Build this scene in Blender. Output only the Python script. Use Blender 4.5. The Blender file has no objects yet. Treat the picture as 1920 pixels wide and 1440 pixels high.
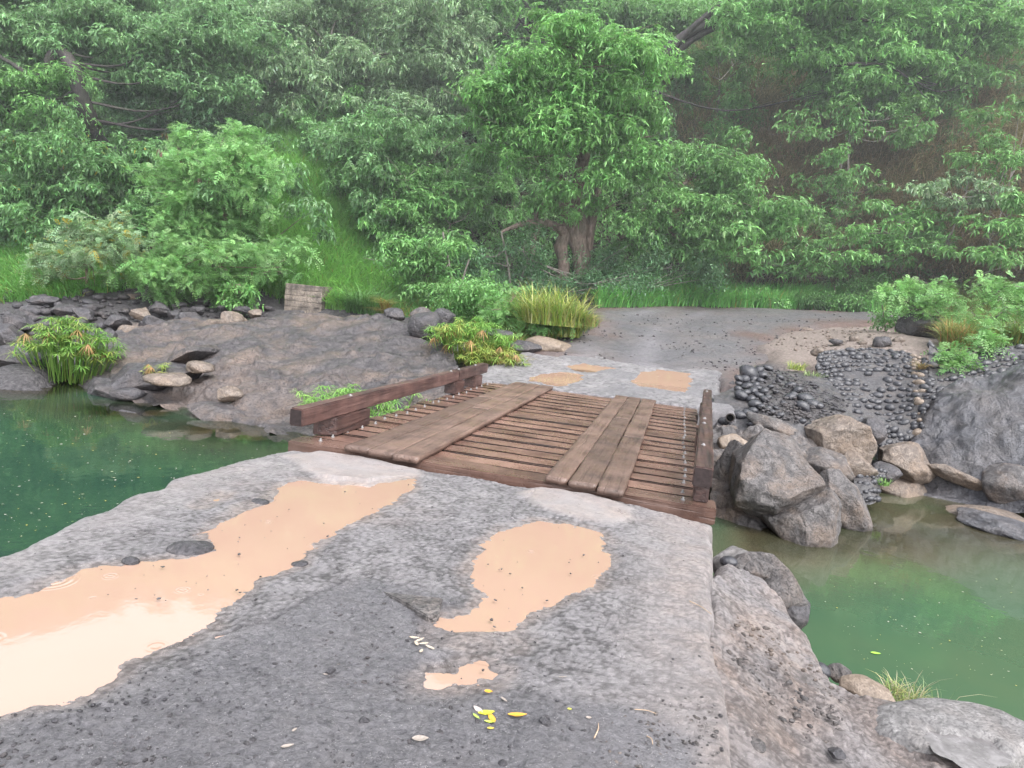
import bpy, bmesh, math, random
import numpy as np
from mathutils import Vector, Matrix
random.seed(7)
RNG = np.random.default_rng(7)
scene = bpy.context.scene
COL = scene.collection

# ------------------------------------------------------------------ camera model (bridge axes: x across, y along, z up)
F = 1250.0; PITCH = math.radians(7.08); ROLL = math.radians(-5.5); YAW = math.radians(13.9); EYE = 1.6
_c, _s, _cr, _sr = math.cos(PITCH), math.sin(PITCH), math.cos(ROLL), math.sin(ROLL)
_ca, _sa = math.cos(YAW), math.sin(YAW)
def ray(px, py):
    px = np.asarray(px, float); py = np.asarray(py, float)
    u = (px-960)/F; v = -(py-720)/F
    X = u*_cr+v*_sr; Z = -u*_sr+v*_cr
    Yc = _c+Z*_s; Zc = -_s+Z*_c
    return np.stack([X*_ca-Yc*_sa, X*_sa+Yc*_ca, Zc, Yc], -1)      # x, y, z, forward distance
def PZ(px, py, z):
    r = ray(px, py); t = (z-EYE)/r[..., 2]
    return r[..., :3]*t[..., None]+np.array([0, 0, EYE])
def PD(px, py, d):
    r = ray(px, py); t = np.asarray(d, float)/r[..., 3]
    return r[..., :3]*t[..., None]+np.array([0, 0, EYE])

# ------------------------------------------------------------------ noise
def _hash(ix, iy, iz, seed):
    h = (ix.astype(np.int64)*374761393+iy.astype(np.int64)*668265263+iz.astype(np.int64)*2147483647+seed*974711) & 0xffffffff
    h = ((h ^ (h >> 13))*1274126177) & 0xffffffff
    h = ((h ^ (h >> 16))*2246822519) & 0xffffffff
    return ((h ^ (h >> 15)) & 0xffffff)/float(0xffffff)
def vnoise(p, seed=0):
    p = np.asarray(p, float); i = np.floor(p); f = p-i; f = f*f*(3-2*f); i = i.astype(np.int64)
    x, y, z = i[:, 0], i[:, 1], i[:, 2]; r = 0
    for dx in (0, 1):
        for dy in (0, 1):
            for dz in (0, 1):
                w = (f[:, 0] if dx else 1-f[:, 0])*(f[:, 1] if dy else 1-f[:, 1])*(f[:, 2] if dz else 1-f[:, 2])
                r = r+w*_hash(x+dx, y+dy, z+dz, seed)
    return r*2-1
def fbm(p, octv=4, seed=0, gain=.5):
    p = np.asarray(p, float); a = 1.; r = 0; s = 0
    for k in range(octv):
        r = r+a*vnoise(p*2**k+k*17.3, seed+k*31); s += a; a *= gain
    return r/s
def ridge(p, octv=4, seed=0):
    p = np.asarray(p, float); a = 1.; r = 0; s = 0
    for k in range(octv):
        r = r+a*(1-2*np.abs(vnoise(p*2**k+k*9.1, seed+k*13))); s += a; a *= .5
    return r/s
def worley(x, y, cell, seed=0):
    """distance to the nearest jittered point, and that point's random value"""
    gx, gy = x/cell, y/cell; ix, iy = np.floor(gx).astype(np.int64), np.floor(gy).astype(np.int64); best = np.full(x.shape, 9.); val = np.zeros(x.shape); z = np.zeros_like(ix)
    for dx in (-1, 0, 1):
        for dy in (-1, 0, 1):
            cx, cy = ix+dx, iy+dy; d = np.hypot(cx+.1+.8*_hash(cx, cy, z, seed)-gx, cy+.1+.8*_hash(cx, cy, z, seed+1)-gy); m = d < best
            val = np.where(m, _hash(cx, cy, z, seed+2), val); best = np.where(m, d, best)
    return best, val
def p2(x, y, sc=1.): return np.stack([x*sc, y*sc, np.zeros_like(x)], -1)
def sstep(a, b, x):
    t = np.clip((x-a)/(b-a), 0, 1); return t*t*(3-2*t)

# ------------------------------------------------------------------ mesh output
def mk(name, V, Fs, mat=None, parent=None, smooth=True, col=None, extra=None):
    V = np.asarray(V, np.float32)
    if not isinstance(Fs, (list, tuple)): Fs = [Fs]
    Fs = [np.asarray(f, np.int32) for f in Fs if len(f)]
    me = bpy.data.meshes.new(name)
    me.vertices.add(len(V)); me.vertices.foreach_set('co', V.ravel())
    nl = sum(f.size for f in Fs); npoly = sum(len(f) for f in Fs)
    me.loops.add(nl); me.loops.foreach_set('vertex_index', np.concatenate([f.ravel() for f in Fs]))
    me.polygons.add(npoly)
    tot = np.concatenate([np.full(len(f), f.shape[1], np.int32) for f in Fs])
    st = np.concatenate([[0], np.cumsum(tot)[:-1]]).astype(np.int32)
    me.polygons.foreach_set('loop_start', st); me.polygons.foreach_set('loop_total', tot)
    if smooth: me.polygons.foreach_set('use_smooth', np.ones(npoly, bool))
    if col is not None:
        at = me.attributes.new('Col', 'FLOAT_COLOR', 'POINT')
        c = np.ones((len(V), 4), np.float32); col = np.asarray(col, np.float32)
        c[:, :col.shape[1]] = col; at.data.foreach_set('color', c.ravel())
    me.update(calc_edges=True); me.validate()
    if mat: me.materials.append(mat)
    o = bpy.data.objects.new(name, me); COL.objects.link(o)
    if parent: o.parent = parent
    return o
def recentre(o):
    """move a thing's origin to its base without moving the thing"""
    n = len(o.data.vertices); v = np.empty(n*3, np.float32); o.data.vertices.foreach_get('co', v); v = v.reshape(-1, 3)
    b = np.array([(v[:, 0].min()+v[:, 0].max())/2, (v[:, 1].min()+v[:, 1].max())/2, v[:, 2].min()], np.float32)
    o.data.vertices.foreach_set('co', (v-b).ravel()); o.data.update(); o.location = Vector([float(q) for q in b]); return o
def tag(o, label=None, cat=None, group=None, kind=None):
    if label: o['label'] = label
    if cat: o['category'] = cat
    if group: o['group'] = group
    if kind: o['kind'] = kind
    return o
def empty(name, loc, label, cat, group=None):
    o = bpy.data.objects.new(name, None); COL.objects.link(o); o.location = [float(q) for q in loc]; o.empty_display_size = .2
    return tag(o, label, cat, group)
def gridfaces(nx, ny, off=0):
    i, j = np.meshgrid(np.arange(nx-1), np.arange(ny-1), indexing='xy')
    a = (j*nx+i).ravel()+off
    return np.stack([a, a+1, a+1+nx, a+nx], -1)
_ico = {}
def ico(sub):
    if sub not in _ico:
        bm = bmesh.new(); bmesh.ops.create_icosphere(bm, subdivisions=sub, radius=1)
        V = np.array([v.co[:] for v in bm.verts]); T = np.array([[v.index for v in f.verts] for f in bm.faces]); bm.free()
        _ico[sub] = (V, T)
    return _ico[sub]
def boxes(lst, bev=.008, jit=0., seg=2):
    """list of (x0,x1,y0,y1,z0,z1) -> bevelled box arrays in one mesh"""
    bm = bmesh.new()
    for (x0, x1, y0, y1, z0, z1) in lst:
        r = bmesh.ops.create_cube(bm, size=1)
        for v in r['verts']:
            v.co = Vector((x0+(v.co.x+.5)*(x1-x0), y0+(v.co.y+.5)*(y1-y0), z0+(v.co.z+.5)*(z1-z0)))
            if jit: v.co += Vector((random.uniform(-jit, jit), random.uniform(-jit, jit), random.uniform(-jit, jit)*.5))
    if bev: bmesh.ops.bevel(bm, geom=list(bm.edges), offset=bev, segments=seg, affect='EDGES', profile=.6)
    return bm
def bm_obj(name, bm, mat, parent=None, smooth=False):
    me = bpy.data.meshes.new(name); bm.to_mesh(me); bm.free()
    if smooth:
        me.polygons.foreach_set('use_smooth', np.ones(len(me.polygons), bool))
    me.materials.append(mat); o = bpy.data.objects.new(name, me); COL.objects.link(o)
    if parent: o.parent = parent
    return o
def tube_arrays(pts, rad, sides=8, off=0, rough=0., seed=0):
    pts = np.asarray(pts, float); n = len(pts); rad = np.broadcast_to(np.asarray(rad, float), (n,))
    t = np.gradient(pts, axis=0); t /= np.linalg.norm(t, axis=1)[:, None]+1e-9
    ref = np.array([.3, 1., .1]); V = []
    for k in range(n):
        a = np.cross(t[k], ref); a /= np.linalg.norm(a)+1e-9; b = np.cross(t[k], a)
        th = np.arange(sides)/sides*2*math.pi
        V.append(pts[k]+rad[k]*(np.cos(th)[:, None]*a+np.sin(th)[:, None]*b))
    V = np.concatenate(V)
    if rough: 
        d = fbm(V*4, 3, seed)[:, None]*rough; c = np.repeat(pts, sides, 0); V = c+(V-c)*(1+d)
    Q = []
    for k in range(n-1):
        for s in range(sides):
            s2 = (s+1) % sides; Q.append([k*sides+s, k*sides+s2, (k+1)*sides+s2, (k+1)*sides+s])
    return V, np.array(Q)+off
def smooth_line(pts, n=20):
    pts = np.asarray(pts, float)
    if len(pts) < 3: return np.stack([np.interp(np.linspace(0, 1, n), np.linspace(0, 1, len(pts)), pts[:, k]) for k in range(pts.shape[1])], -1)
    P = np.vstack([2*pts[0]-pts[1], pts, 2*pts[-1]-pts[-2]]); out = []
    for s in np.linspace(0, len(pts)-1-1e-6, n):
        i = int(s); f = s-i; a, b, c, d = P[i], P[i+1], P[i+2], P[i+3]
        out.append(.5*(2*b+(c-a)*f+(2*a-5*b+4*c-d)*f*f+(3*b-a-3*c+d)*f**3))
    return np.array(out)

# ------------------------------------------------------------------ materials
class Mat:
    def __init__(s, name):
        s.m = bpy.data.materials.new(name); s.m.use_nodes = True; s.t = s.m.node_tree; s.t.nodes.clear()
        s.out = s.t.nodes.new('ShaderNodeOutputMaterial'); s._tc = None
    def new(s, typ, **kw):
        n = s.t.nodes.new(typ)
        for k, v in kw.items(): setattr(n, k, v)
        return n
    def put(s, sock, v):
        if isinstance(v, bpy.types.NodeSocket): s.t.links.new(v, sock)
        elif isinstance(v, (tuple, list)) and len(v) == 3 and sock.type == 'RGBA': sock.default_value = (*v, 1)
        else: sock.default_value = v
    def obj(s):
        if s._tc is None: s._tc = s.new('ShaderNodeTexCoord')
        return s._tc.outputs['Object']
    def scaled(s, sx, sy, sz, rot=(0, 0, 0)):
        n = s.new('ShaderNodeMapping'); s.put(n.inputs['Vector'], s.obj()); n.inputs['Scale'].default_value = (sx, sy, sz); n.inputs['Rotation'].default_value = rot
        return n.outputs[0]
    def noise(s, scale, detail=4, rough=.55, vec=None, dist=0.):
        n = s.new('ShaderNodeTexNoise'); s.put(n.inputs['Vector'], vec or s.obj()); n.inputs['Scale'].default_value = scale
        n.inputs['Detail'].default_value = detail; n.inputs['Roughness'].default_value = rough; n.inputs['Distortion'].default_value = dist
        return n.outputs['Fac']
    def voro(s, scale, feature='F1', vec=None, out='Distance', rnd=1.):
        n = s.new('ShaderNodeTexVoronoi', feature=feature); s.put(n.inputs['Vector'], vec or s.obj()); n.inputs['Scale'].default_value = scale
        n.inputs['Randomness'].default_value = rnd
        return n.outputs[out]
    def ramp(s, fac, stops, interp='LINEAR'):
        n = s.new('ShaderNodeValToRGB'); s.put(n.inputs[0], fac); cr = n.color_ramp; cr.interpolation = interp
        while len(cr.elements) < len(stops): cr.elements.new(.5)
        for e, (p, c) in zip(cr.elements, stops):
            e.position = p; e.color = (*c, 1) if isinstance(c, (tuple, list)) else (c, c, c, 1)
        return n.outputs[0]
    def mix(s, f, a, b, mode='MIX'):
        n = s.new('ShaderNodeMix', data_type='RGBA', blend_type=mode); s.put(n.inputs[0], f); s.put(n.inputs[6], a); s.put(n.inputs[7], b)
        return n.outputs[2]
    def math(s, op, a, b=0., clamp=False):
        n = s.new('ShaderNodeMath', operation=op, use_clamp=clamp); s.put(n.inputs[0], a); s.put(n.inputs[1], b); return n.outputs[0]
    def attr(s, name='Col', out='Color'):
        n = s.new('ShaderNodeAttribute', attribute_name=name); return n.outputs[out]
    def sep(s, c):
        n = s.new('ShaderNodeSeparateColor'); s.put(n.inputs[0], c); return n.outputs
    def bump(s, h, strength=.5, dist=.02, normal=None):
        n = s.new('ShaderNodeBump'); s.put(n.inputs['Height'], h); n.inputs['Strength'].default_value = strength; n.inputs['Distance'].default_value = dist
        if normal is not None: s.put(n.inputs['Normal'], normal)
        return n.outputs[0]
    def bsdf(s, color, rough=.5, spec=.5, normal=None, **kw):
        n = s.new('ShaderNodeBsdfPrincipled'); s.put(n.inputs['Base Color'], color); s.put(n.inputs['Roughness'], rough); s.put(n.inputs['Specular IOR Level'], spec)
        if normal is not None: s.put(n.inputs['Normal'], normal)
        for k, v in kw.items(): s.put(n.inputs[k.replace('_', ' ')], v)
        return n.outputs[0]
    def done(s, shader):
        s.t.links.new(shader, s.out.inputs['Surface']); return s.m
# ------------------------------------------------------------------ surface materials
def concrete_mat():
    """Col: exposed aggregate, dark mud, tan stain; alpha: how proud of the surface the point is (hollows are coloured darker)"""
    m = Mat('wet_rough_concrete'); a = m.sep(m.attr()); cav = m.attr(out='Alpha')
    n1 = m.noise(1.3, 5, .6); n2 = m.noise(46, 8, .74, dist=.8); n3 = m.noise(150, 4, .7); n4 = m.noise(5.5, 6, .65)
    base = m.ramp(n1, [(.3, (.245, .232, .243)), (.55, (.315, .298, .31)), (.75, (.39, .365, .365))])
    h0 = m.math('ADD', m.math('MULTIPLY', cav, .55), m.math('MULTIPLY', n2, .45))
    agg = m.ramp(h0, [(.22, .22), (.36, .58), (.5, .88), (.72, 1.12)])
    rough_c = m.mix(.95, base, agg, 'MULTIPLY')
    smooth_c = m.mix(m.ramp(n3, [(.35, 0.), (.7, .6)]), m.mix(.35, base, (.38, .345, .335)), (.21, .195, .197))
    c = m.mix(a[0], smooth_c, rough_c)
    mud = m.ramp(m.math('ADD', m.math('MULTIPLY', n2, .8), m.math('MULTIPLY', n4, .2)), [(.33, (.04, .04, .045)), (.45, (.125, .122, .135)), (.58, (.20, .195, .21)), (.75, (.33, .32, .33))])
    c = m.mix(m.math('MULTIPLY', a[1], .78), c, mud)
    tan = m.mix(m.ramp(h0, [(.3, .2), (.65, 1.)]), (.14, .11, .10), (.42, .33, .285))
    c = m.mix(m.math('MULTIPLY', a[2], m.ramp(m.noise(3.5, 4, .6), [(.35, .2), (.65, 1.)])), c, tan)
    c = m.mix(m.ramp(n4, [(.5, 0.), (.68, .5)]), c, m.mix(.5, c, (.10, .085, .08)))
    grit = m.ramp(m.voro(120), [(.0, 1.0), (.17, 1.), (.22, 0.)])
    c = m.mix(m.math('MULTIPLY', grit, m.ramp(m.noise(40, 2), [(.52, 0.), (.6, .8)])), c, (.62, .60, .59))
    h = m.math('ADD', m.math('MULTIPLY', n2, m.math('ADD', m.math('MULTIPLY', a[0], .8), .35)), m.math('MULTIPLY', n3, .3))
    r = m.ramp(n4, [(.3, .22), (.5, .42), (.7, .65)])
    return m.done(m.bsdf(c, r, .5, m.bump(h, 1., .035)))
def rock_mat(name, dark, mid, light, warm=(.16, .12, .10), warm_amt=.4, sc=1., bump=.8, rough=(.3, .65), streak=False):
    m = Mat(name)
    vec = m.scaled(1, 1, .35) if streak else m.obj()
    n1 = m.noise(1.1*sc, 6, .62, dist=.5); n2 = m.noise(7*sc, 7, .68, vec=vec, dist=.6); n3 = m.noise(40*sc, 4, .6)
    c = m.ramp(n2, [(.28, dark), (.5, mid), (.72, light)])
    c = m.mix(m.math('MULTIPLY', m.ramp(n1, [(.45, 0.), (.66, 1.)]), warm_amt), c, warm)
    c = m.mix(m.ramp(n3, [(.38, .75), (.5, 0.)]), c, dark)
    cr = m.voro(2.2*sc, 'DISTANCE_TO_EDGE', vec=m.mix(.12, m.obj(), m.noise(3*sc, 4)))
    h = m.math('ADD', m.math('MULTIPLY', n2, 1.), m.math('MULTIPLY', n3, .22))
    h = m.math('ADD', h, m.math('MULTIPLY', m.ramp(cr, [(0., 0.), (.05, 1.)]), .12))
    r = m.ramp(m.noise(5*sc, 4), [(.35, rough[0]), (.65, rough[1])])
    return m.done(m.bsdf(c, r, .55, m.bump(h, bump, .09/sc)))
def ground_mat():
    m = Mat('hill_soil'); a = m.sep(m.attr())
    n = m.noise(2.5, 6, .65); n2 = m.noise(14, 5, .65)
    soil = m.ramp(n2, [(.3, (.014, .011, .010)), (.5, (.048, .037, .031)), (.7, (.095, .072, .056))])
    green = m.ramp(n2, [(.3, (.012, .03, .012)), (.55, (.035, .085, .028)), (.75, (.07, .14, .045))])
    rock = m.ramp(n2, [(.3, (.025, .024, .027)), (.55, (.085, .08, .085)), (.75, (.15, .14, .145))])
    c = m.mix(a[0], soil, green); c = m.mix(a[1], c, rock)
    sand = m.ramp(n2, [(.25, (.11, .085, .075)), (.5, (.225, .185, .165)), (.75, (.34, .29, .26))])
    c = m.mix(a[2], c, sand)
    return m.done(m.bsdf(c, .65, .3, m.bump(m.math('ADD', n2, m.noise(45, 3)), .8, .07)))
def road_mat():
    m = Mat('wet_gravel_road'); a = m.sep(m.attr())
    n1 = m.noise(.8, 5, .6); n2 = m.noise(22, 5, .7); n3 = m.noise(70, 3, .6)
    c = m.ramp(n2, [(.28, (.03, .03, .033)), (.5, (.088, .085, .092)), (.7, (.15, .145, .155)), (.85, (.26, .25, .25))])
    c = m.mix(m.ramp(n1, [(.4, 0.), (.7, .6)]), c, (.135, .115, .11))
    c = m.mix(m.math('MULTIPLY', a[0], .75), c, m.ramp(n2, [(.3, (.10, .095, .105)), (.7, (.19, .18, .195))]))       # packed wheel tracks
    c = m.mix(a[1], c, m.ramp(n2, [(.3, (.05, .03, .026)), (.6, (.13, .08, .065)), (.8, (.2, .15, .12))]))          # litter and red soil
    r = m.ramp(m.noise(6, 3), [(.3, .35), (.65, .65)])
    return m.done(m.bsdf(c, r, .5, m.bump(m.math('ADD', n2, m.math('MULTIPLY', n3, .4)), .8, .03)))
def wood_mat(name, dark, mid, light, grain_axis='x', muddy=None, rough=(.25, .55)):
    m = Mat(name)
    sc = (1.2, 26, 26) if grain_axis == 'x' else (26, 1.2, 26)
    oi = m.new('ShaderNodeObjectInfo')
    add = m.new('ShaderNodeVectorMath', operation='ADD'); m.put(add.inputs[0], m.scaled(*sc))
    cmb = m.new('ShaderNodeCombineXYZ'); m.put(cmb.inputs[0], m.math('MULTIPLY', oi.outputs['Random'], 37.)); m.put(cmb.inputs[1], m.math('MULTIPLY', oi.outputs['Random'], 91.))
    m.t.links.new(cmb.outputs[0], add.inputs[1]); vec = add.outputs[0]
    g = m.noise(1.0, 6, .65, vec=vec, dist=.35); blot = m.noise(3.2, 5, .6); fine = m.noise(60, 3)
    c = m.ramp(g, [(.28, dark), (.5, mid), (.74, light)])
    c = m.mix(m.math('MULTIPLY', m.ramp(blot, [(.4, 0.), (.65, 1.)]), .55), c, dark)
    if muddy: c = m.mix(m.math('MULTIPLY', m.ramp(m.noise(2.1, 6, .65), [(.36, 0.), (.6, 1.)]), .85), c, m.mix(m.ramp(fine, [(.4, .0), (.6, 1.)]), muddy, light))
    bright = m.math('ADD', m.math('MULTIPLY', oi.outputs['Random'], .5), .75)
    hs = m.new('ShaderNodeHueSaturation'); m.put(hs.inputs['Color'], c); m.put(hs.inputs['Value'], bright)
    r = m.ramp(blot, [(.3, rough[0]), (.65, rough[1])])
    cracks = m.ramp(m.noise(1.0, 3, .5, vec=vec), [(.36, 0.), (.42, 1.)])
    h = m.math('ADD', m.math('ADD', g, m.math('MULTIPLY', cracks, .5)), m.math('MULTIPLY', fine, .15))
    return m.done(m.bsdf(hs.outputs[0], r, .5, m.bump(h, .55, .012)))
def leaf_mat(name, spec=.45, rough=.42, trans=.38):
    m = Mat(name); c = m.attr()
    oi = m.new('ShaderNodeObjectInfo')
    hs = m.new('ShaderNodeHueSaturation'); m.put(hs.inputs['Color'], c)
    m.put(hs.inputs['Value'], m.math('ADD', m.math('MULTIPLY', oi.outputs['Random'], .2), .9))
    b = m.bsdf(hs.outputs[0], rough, spec)
    t = m.new('ShaderNodeBsdfTranslucent'); m.put(t.inputs[0], m.mix(.5, hs.outputs[0], (.17, .32, .08), 'MIX'))
    x = m.new('ShaderNodeMixShader'); x.inputs[0].default_value = trans
    m.t.links.new(b, x.inputs[1]); m.t.links.new(t.outputs[0], x.inputs[2])
    return m.done(x.outputs[0])
def bark_mat(name, dark, mid, light):
    m = Mat(name); vec = m.scaled(6, 6, 1.6); n = m.noise(1.6, 6, .68, vec=vec, dist=.5); n2 = m.noise(2, 3)
    c = m.ramp(n, [(.3, dark), (.5, mid), (.72, light)])
    c = m.mix(m.math('MULTIPLY', m.ramp(n2, [(.45, 0.), (.62, 1.)]), .4), c, (.05, .06, .035))
    return m.done(m.bsdf(c, .7, .3, m.bump(n, .8, .05)))
def river_mat(deep, rough=.03, wave=.25):
    """depth comes from the water sheet's own Col attribute (0 shallow .. 1 deep), computed from the river bed under it"""
    m = Mat('river_water'); a = m.sep(m.attr())
    n = m.noise(2.2, 3, .5); n2 = m.noise(.5, 4, .6)
    nor = m.bump(m.math('ADD', n, m.math('MULTIPLY', m.noise(9, 2), .25)), wave, .012)
    dc = m.mix(a[1], deep[0], deep[1])
    dc = m.mix(m.math('MULTIPLY', m.ramp(n2, [(.4, 0.), (.65, 1.)]), .5), dc, deep[2])
    df = m.new('ShaderNodeBsdfDiffuse'); m.put(df.inputs[0], dc)
    tr = m.new('ShaderNodeBsdfTransparent'); m.put(tr.inputs[0], (.62, .58, .40))
    x = m.new('ShaderNodeMixShader'); m.put(x.inputs[0], a[0]); m.t.links.new(tr.outputs[0], x.inputs[1]); m.t.links.new(df.outputs[0], x.inputs[2])
    gl = m.new('ShaderNodeBsdfGlossy'); gl.inputs['Roughness'].default_value = rough; m.put(gl.inputs[0], (1, 1, 1)); m.put(gl.inputs['Normal'], nor)
    fr = m.new('ShaderNodeFresnel'); fr.inputs[0].default_value = 1.38; m.put(fr.inputs['Normal'], nor)
    y = m.new('ShaderNodeMixShader'); m.put(y.inputs[0], fr.outputs[0]); m.t.links.new(x.outputs[0], y.inputs[1]); m.t.links.new(gl.outputs[0], y.inputs[2])
    return m.done(y.outputs[0])
def puddle_mat():
    """muddy water; rain rings come from voronoi cells"""
    m = Mat('muddy_puddle_water'); n = m.noise(1.2, 3, .5)
    c = m.mix(n, (.30, .197, .148), (.34, .228, .174))
    def ringset(sc, freq, off):
        v = m.new('ShaderNodeTexVoronoi', feature='F1'); mp = m.new('ShaderNodeMapping'); m.put(mp.inputs['Vector'], m.obj()); mp.inputs['Location'].default_value = (off, off*.7, 0); mp.inputs['Scale'].default_value = (1, 1, 0)
        m.put(v.inputs['Vector'], mp.outputs[0]); v.inputs['Scale'].default_value = sc; d = v.outputs['Distance']; rc = m.sep(v.outputs['Color'])
        size = m.math('ADD', m.math('MULTIPLY', rc[0], .26), .05)
        return m.math('MULTIPLY', m.math('SINE', m.math('MULTIPLY', d, freq)), m.math('MULTIPLY', m.math('POWER', m.math('SUBTRACT', 1., m.math('DIVIDE', d, size), True), .6), m.math('GREATER_THAN', rc[1], .45)))
    rg = m.math('ADD', ringset(2.3, 95., 3.1), m.math('MULTIPLY', ringset(4.6, 75., 8.7), .5))
    nor = m.bump(rg, .55, .0035)
    nor = m.bump(m.noise(9, 3, .6), .06, .008, normal=nor)
    return m.done(m.bsdf(c, .04, 1., nor, IOR=1.52))
def plain(name, c, rough=.5, spec=.4, metal=0., nscale=20, var=.25):
    m = Mat(name); n = m.noise(nscale, 4)
    cc = m.mix(m.ramp(n, [(.35, 1.), (.65, 0.)]), c, tuple(q*(1-var*1.6) for q in c))
    return m.done(m.bsdf(cc, rough, spec, m.bump(n, .3, .01), Metallic=metal))
MT = {}
MT['concrete'] = concrete_mat()
MT['ground'] = ground_mat()
MT['road'] = road_mat()
MT['basalt'] = rock_mat('wet_basalt', (.016, .015, .018), (.055, .052, .059), (.118, .112, .119), warm=(.11, .082, .068), warm_amt=.35)
MT['outcrop'] = rock_mat('smooth_wet_lava', (.022, .020, .022), (.066, .060, .064), (.125, .113, .115), warm=(.17, .125, .10), warm_amt=.75, sc=.7)
MT['boulder'] = rock_mat('grey_boulder', (.026, .024, .025), (.098, .090, .091), (.205, .19, .187), warm=(.19, .138, .105), warm_amt=.75, sc=1.3, bump=1., rough=(.35, .7))
MT['pale_boulder'] = rock_mat('pale_worn_boulder', (.06, .057, .058), (.155, .148, .148), (.25, .24, .24), warm=(.22, .185, .165), warm_amt=.4, sc=1.6, bump=.5)
MT['brown_rock'] = rock_mat('brown_rock', (.04, .03, .026), (.15, .12, .10), (.27, .225, .19), warm=(.25, .18, .13), warm_amt=.6, sc=1.4)
MT['cliff'] = rock_mat('dark_cliff', (.022, .022, .026), (.070, .070, .080), (.135, .135, .15), warm=(.15, .12, .10), warm_amt=.3, sc=.8, streak=True, rough=(.3, .55))
MT['cobble'] = rock_mat('wet_black_cobble', (.016, .016, .02), (.034, .034, .041), (.07, .07, .08), warm_amt=.0, sc=2.5, bump=.35, rough=(.22, .45))
MT['tan_stone'] = rock_mat('tan_stone', (.10, .075, .055), (.20, .155, .12), (.32, .26, .21), warm_amt=.2, sc=2.5, bump=.5)
MT['mortar'] = rock_mat('dark_mortar', (.015, .015, .017), (.055, .053, .058), (.12, .115, .12), warm=(.14, .115, .10), warm_amt=.4, sc=3)
MT['timber'] = wood_mat('reddish_wet_timber', (.030, .016, .013), (.118, .064, .049), (.205, .125, .10), 'x', muddy=(.18, .108, .084), rough=(.15, .4))
MT['gap_shade'] = wood_mat('timber_gap_shade', (.006, .004, .004), (.022, .014, .012), (.045, .028, .022), 'x')  # darkened timber: shade of the deck gaps put into the colour
MT['runner'] = wood_mat('muddy_runner_board', (.028, .017, .013), (.092, .057, .045), (.165, .108, .086), 'y', muddy=(.12, .077, .06), rough=(.3, .6))
MT['rail'] = wood_mat('dark_red_rail_timber', (.02, .011, .011), (.08, .043, .038), (.155, .092, .08), 'y', rough=(.3, .55))
MT['endgrain'] = plain('dark_end_grain', (.035, .024, .024), .6, .3, nscale=30)
MT['bolt'] = plain('galvanised_bolt', (.36, .35, .35), .4, .5, .4)
MT['puddle'] = puddle_mat()
MT['leaf'] = leaf_mat('leaf_green')
MT['grass'] = leaf_mat('grass_blade', .3, .5, .35)
MT['bark'] = bark_mat('brown_bark', (.06, .042, .036), (.20, .145, .12), (.34, .265, .23))
MT['bark_dark'] = bark_mat('dark_bark', (.012, .010, .012), (.04, .033, .035), (.085, .07, .07))
MT['bark_pale'] = bark_mat('pale_bark', (.08, .07, .06), (.19, .165, .15), (.33, .30, .27))
MT['block'] = None
# ------------------------------------------------------------------ world and light: rainy overcast day
SUN_EL, SUN_AZ = math.radians(56), math.radians(128)
w = bpy.data.worlds.new('World'); scene.world = w; w.use_nodes = True
nt = w.node_tree; bg = nt.nodes['Background']
sky = nt.nodes.new('ShaderNodeTexSky'); sky.sky_type = 'NISHITA'; sky.sun_disc = False
sky.sun_elevation = SUN_EL; sky.sun_rotation = SUN_AZ; sky.air_density = 1.0; sky.dust_density = 3.0; sky.ozone_density = 1.0
hs = nt.nodes.new('ShaderNodeHueSaturation'); hs.inputs['Saturation'].default_value = .22; hs.inputs['Value'].default_value = 4.0
nt.links.new(sky.outputs[0], hs.inputs['Color']); nt.links.new(hs.outputs[0], bg.inputs[0]); bg.inputs[1].default_value = .15
L = bpy.data.lights.new('sun', 'SUN'); L.energy = 2.2; L.angle = math.radians(40); L.color = (1, .97, .93)
sun = bpy.data.objects.new('sun', L); COL.objects.link(sun)
sd = Vector((math.sin(SUN_AZ)*math.cos(SUN_EL), math.cos(SUN_AZ)*math.cos(SUN_EL), math.sin(SUN_EL)))   # towards the sun
sun.rotation_euler = (-sd).to_track_quat('-Z', 'Y').to_euler()
sun.location = (0, 0, 60)
scene.view_settings.view_transform = 'Standard'; scene.view_settings.look = 'None'; scene.view_settings.exposure = 0; scene.view_settings.gamma = 1
scene.render.resolution_x, scene.render.resolution_y = 1024, 768
try:
    scene.cycles.max_bounces = 6; scene.cycles.transparent_max_bounces = 8; scene.cycles.use_denoising = True
    scene.cycles.diffuse_bounces = 3; scene.cycles.glossy_bounces = 3
except Exception: pass
cam = bpy.data.cameras.new('camera'); cam.sensor_width = 36; cam.lens = 36*F/1920; cam.clip_start = .05; cam.clip_end = 2000
co = bpy.data.objects.new('camera', cam); COL.objects.link(co); scene.camera = co; co.location = (0, 0, EYE)
def camdir(u, v):       # camera-space (right, up) -> world direction of that ray
    r = ray(960+F*u, 720-F*v); return Vector([float(q) for q in r[:3]])
fwd = camdir(0, 0).normalized(); right = (camdir(1, 0)-camdir(0, 0)).normalized(); up = right.cross(fwd).normalized()
co.rotation_euler = Matrix((right, up, -fwd)).transposed().to_euler()

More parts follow.
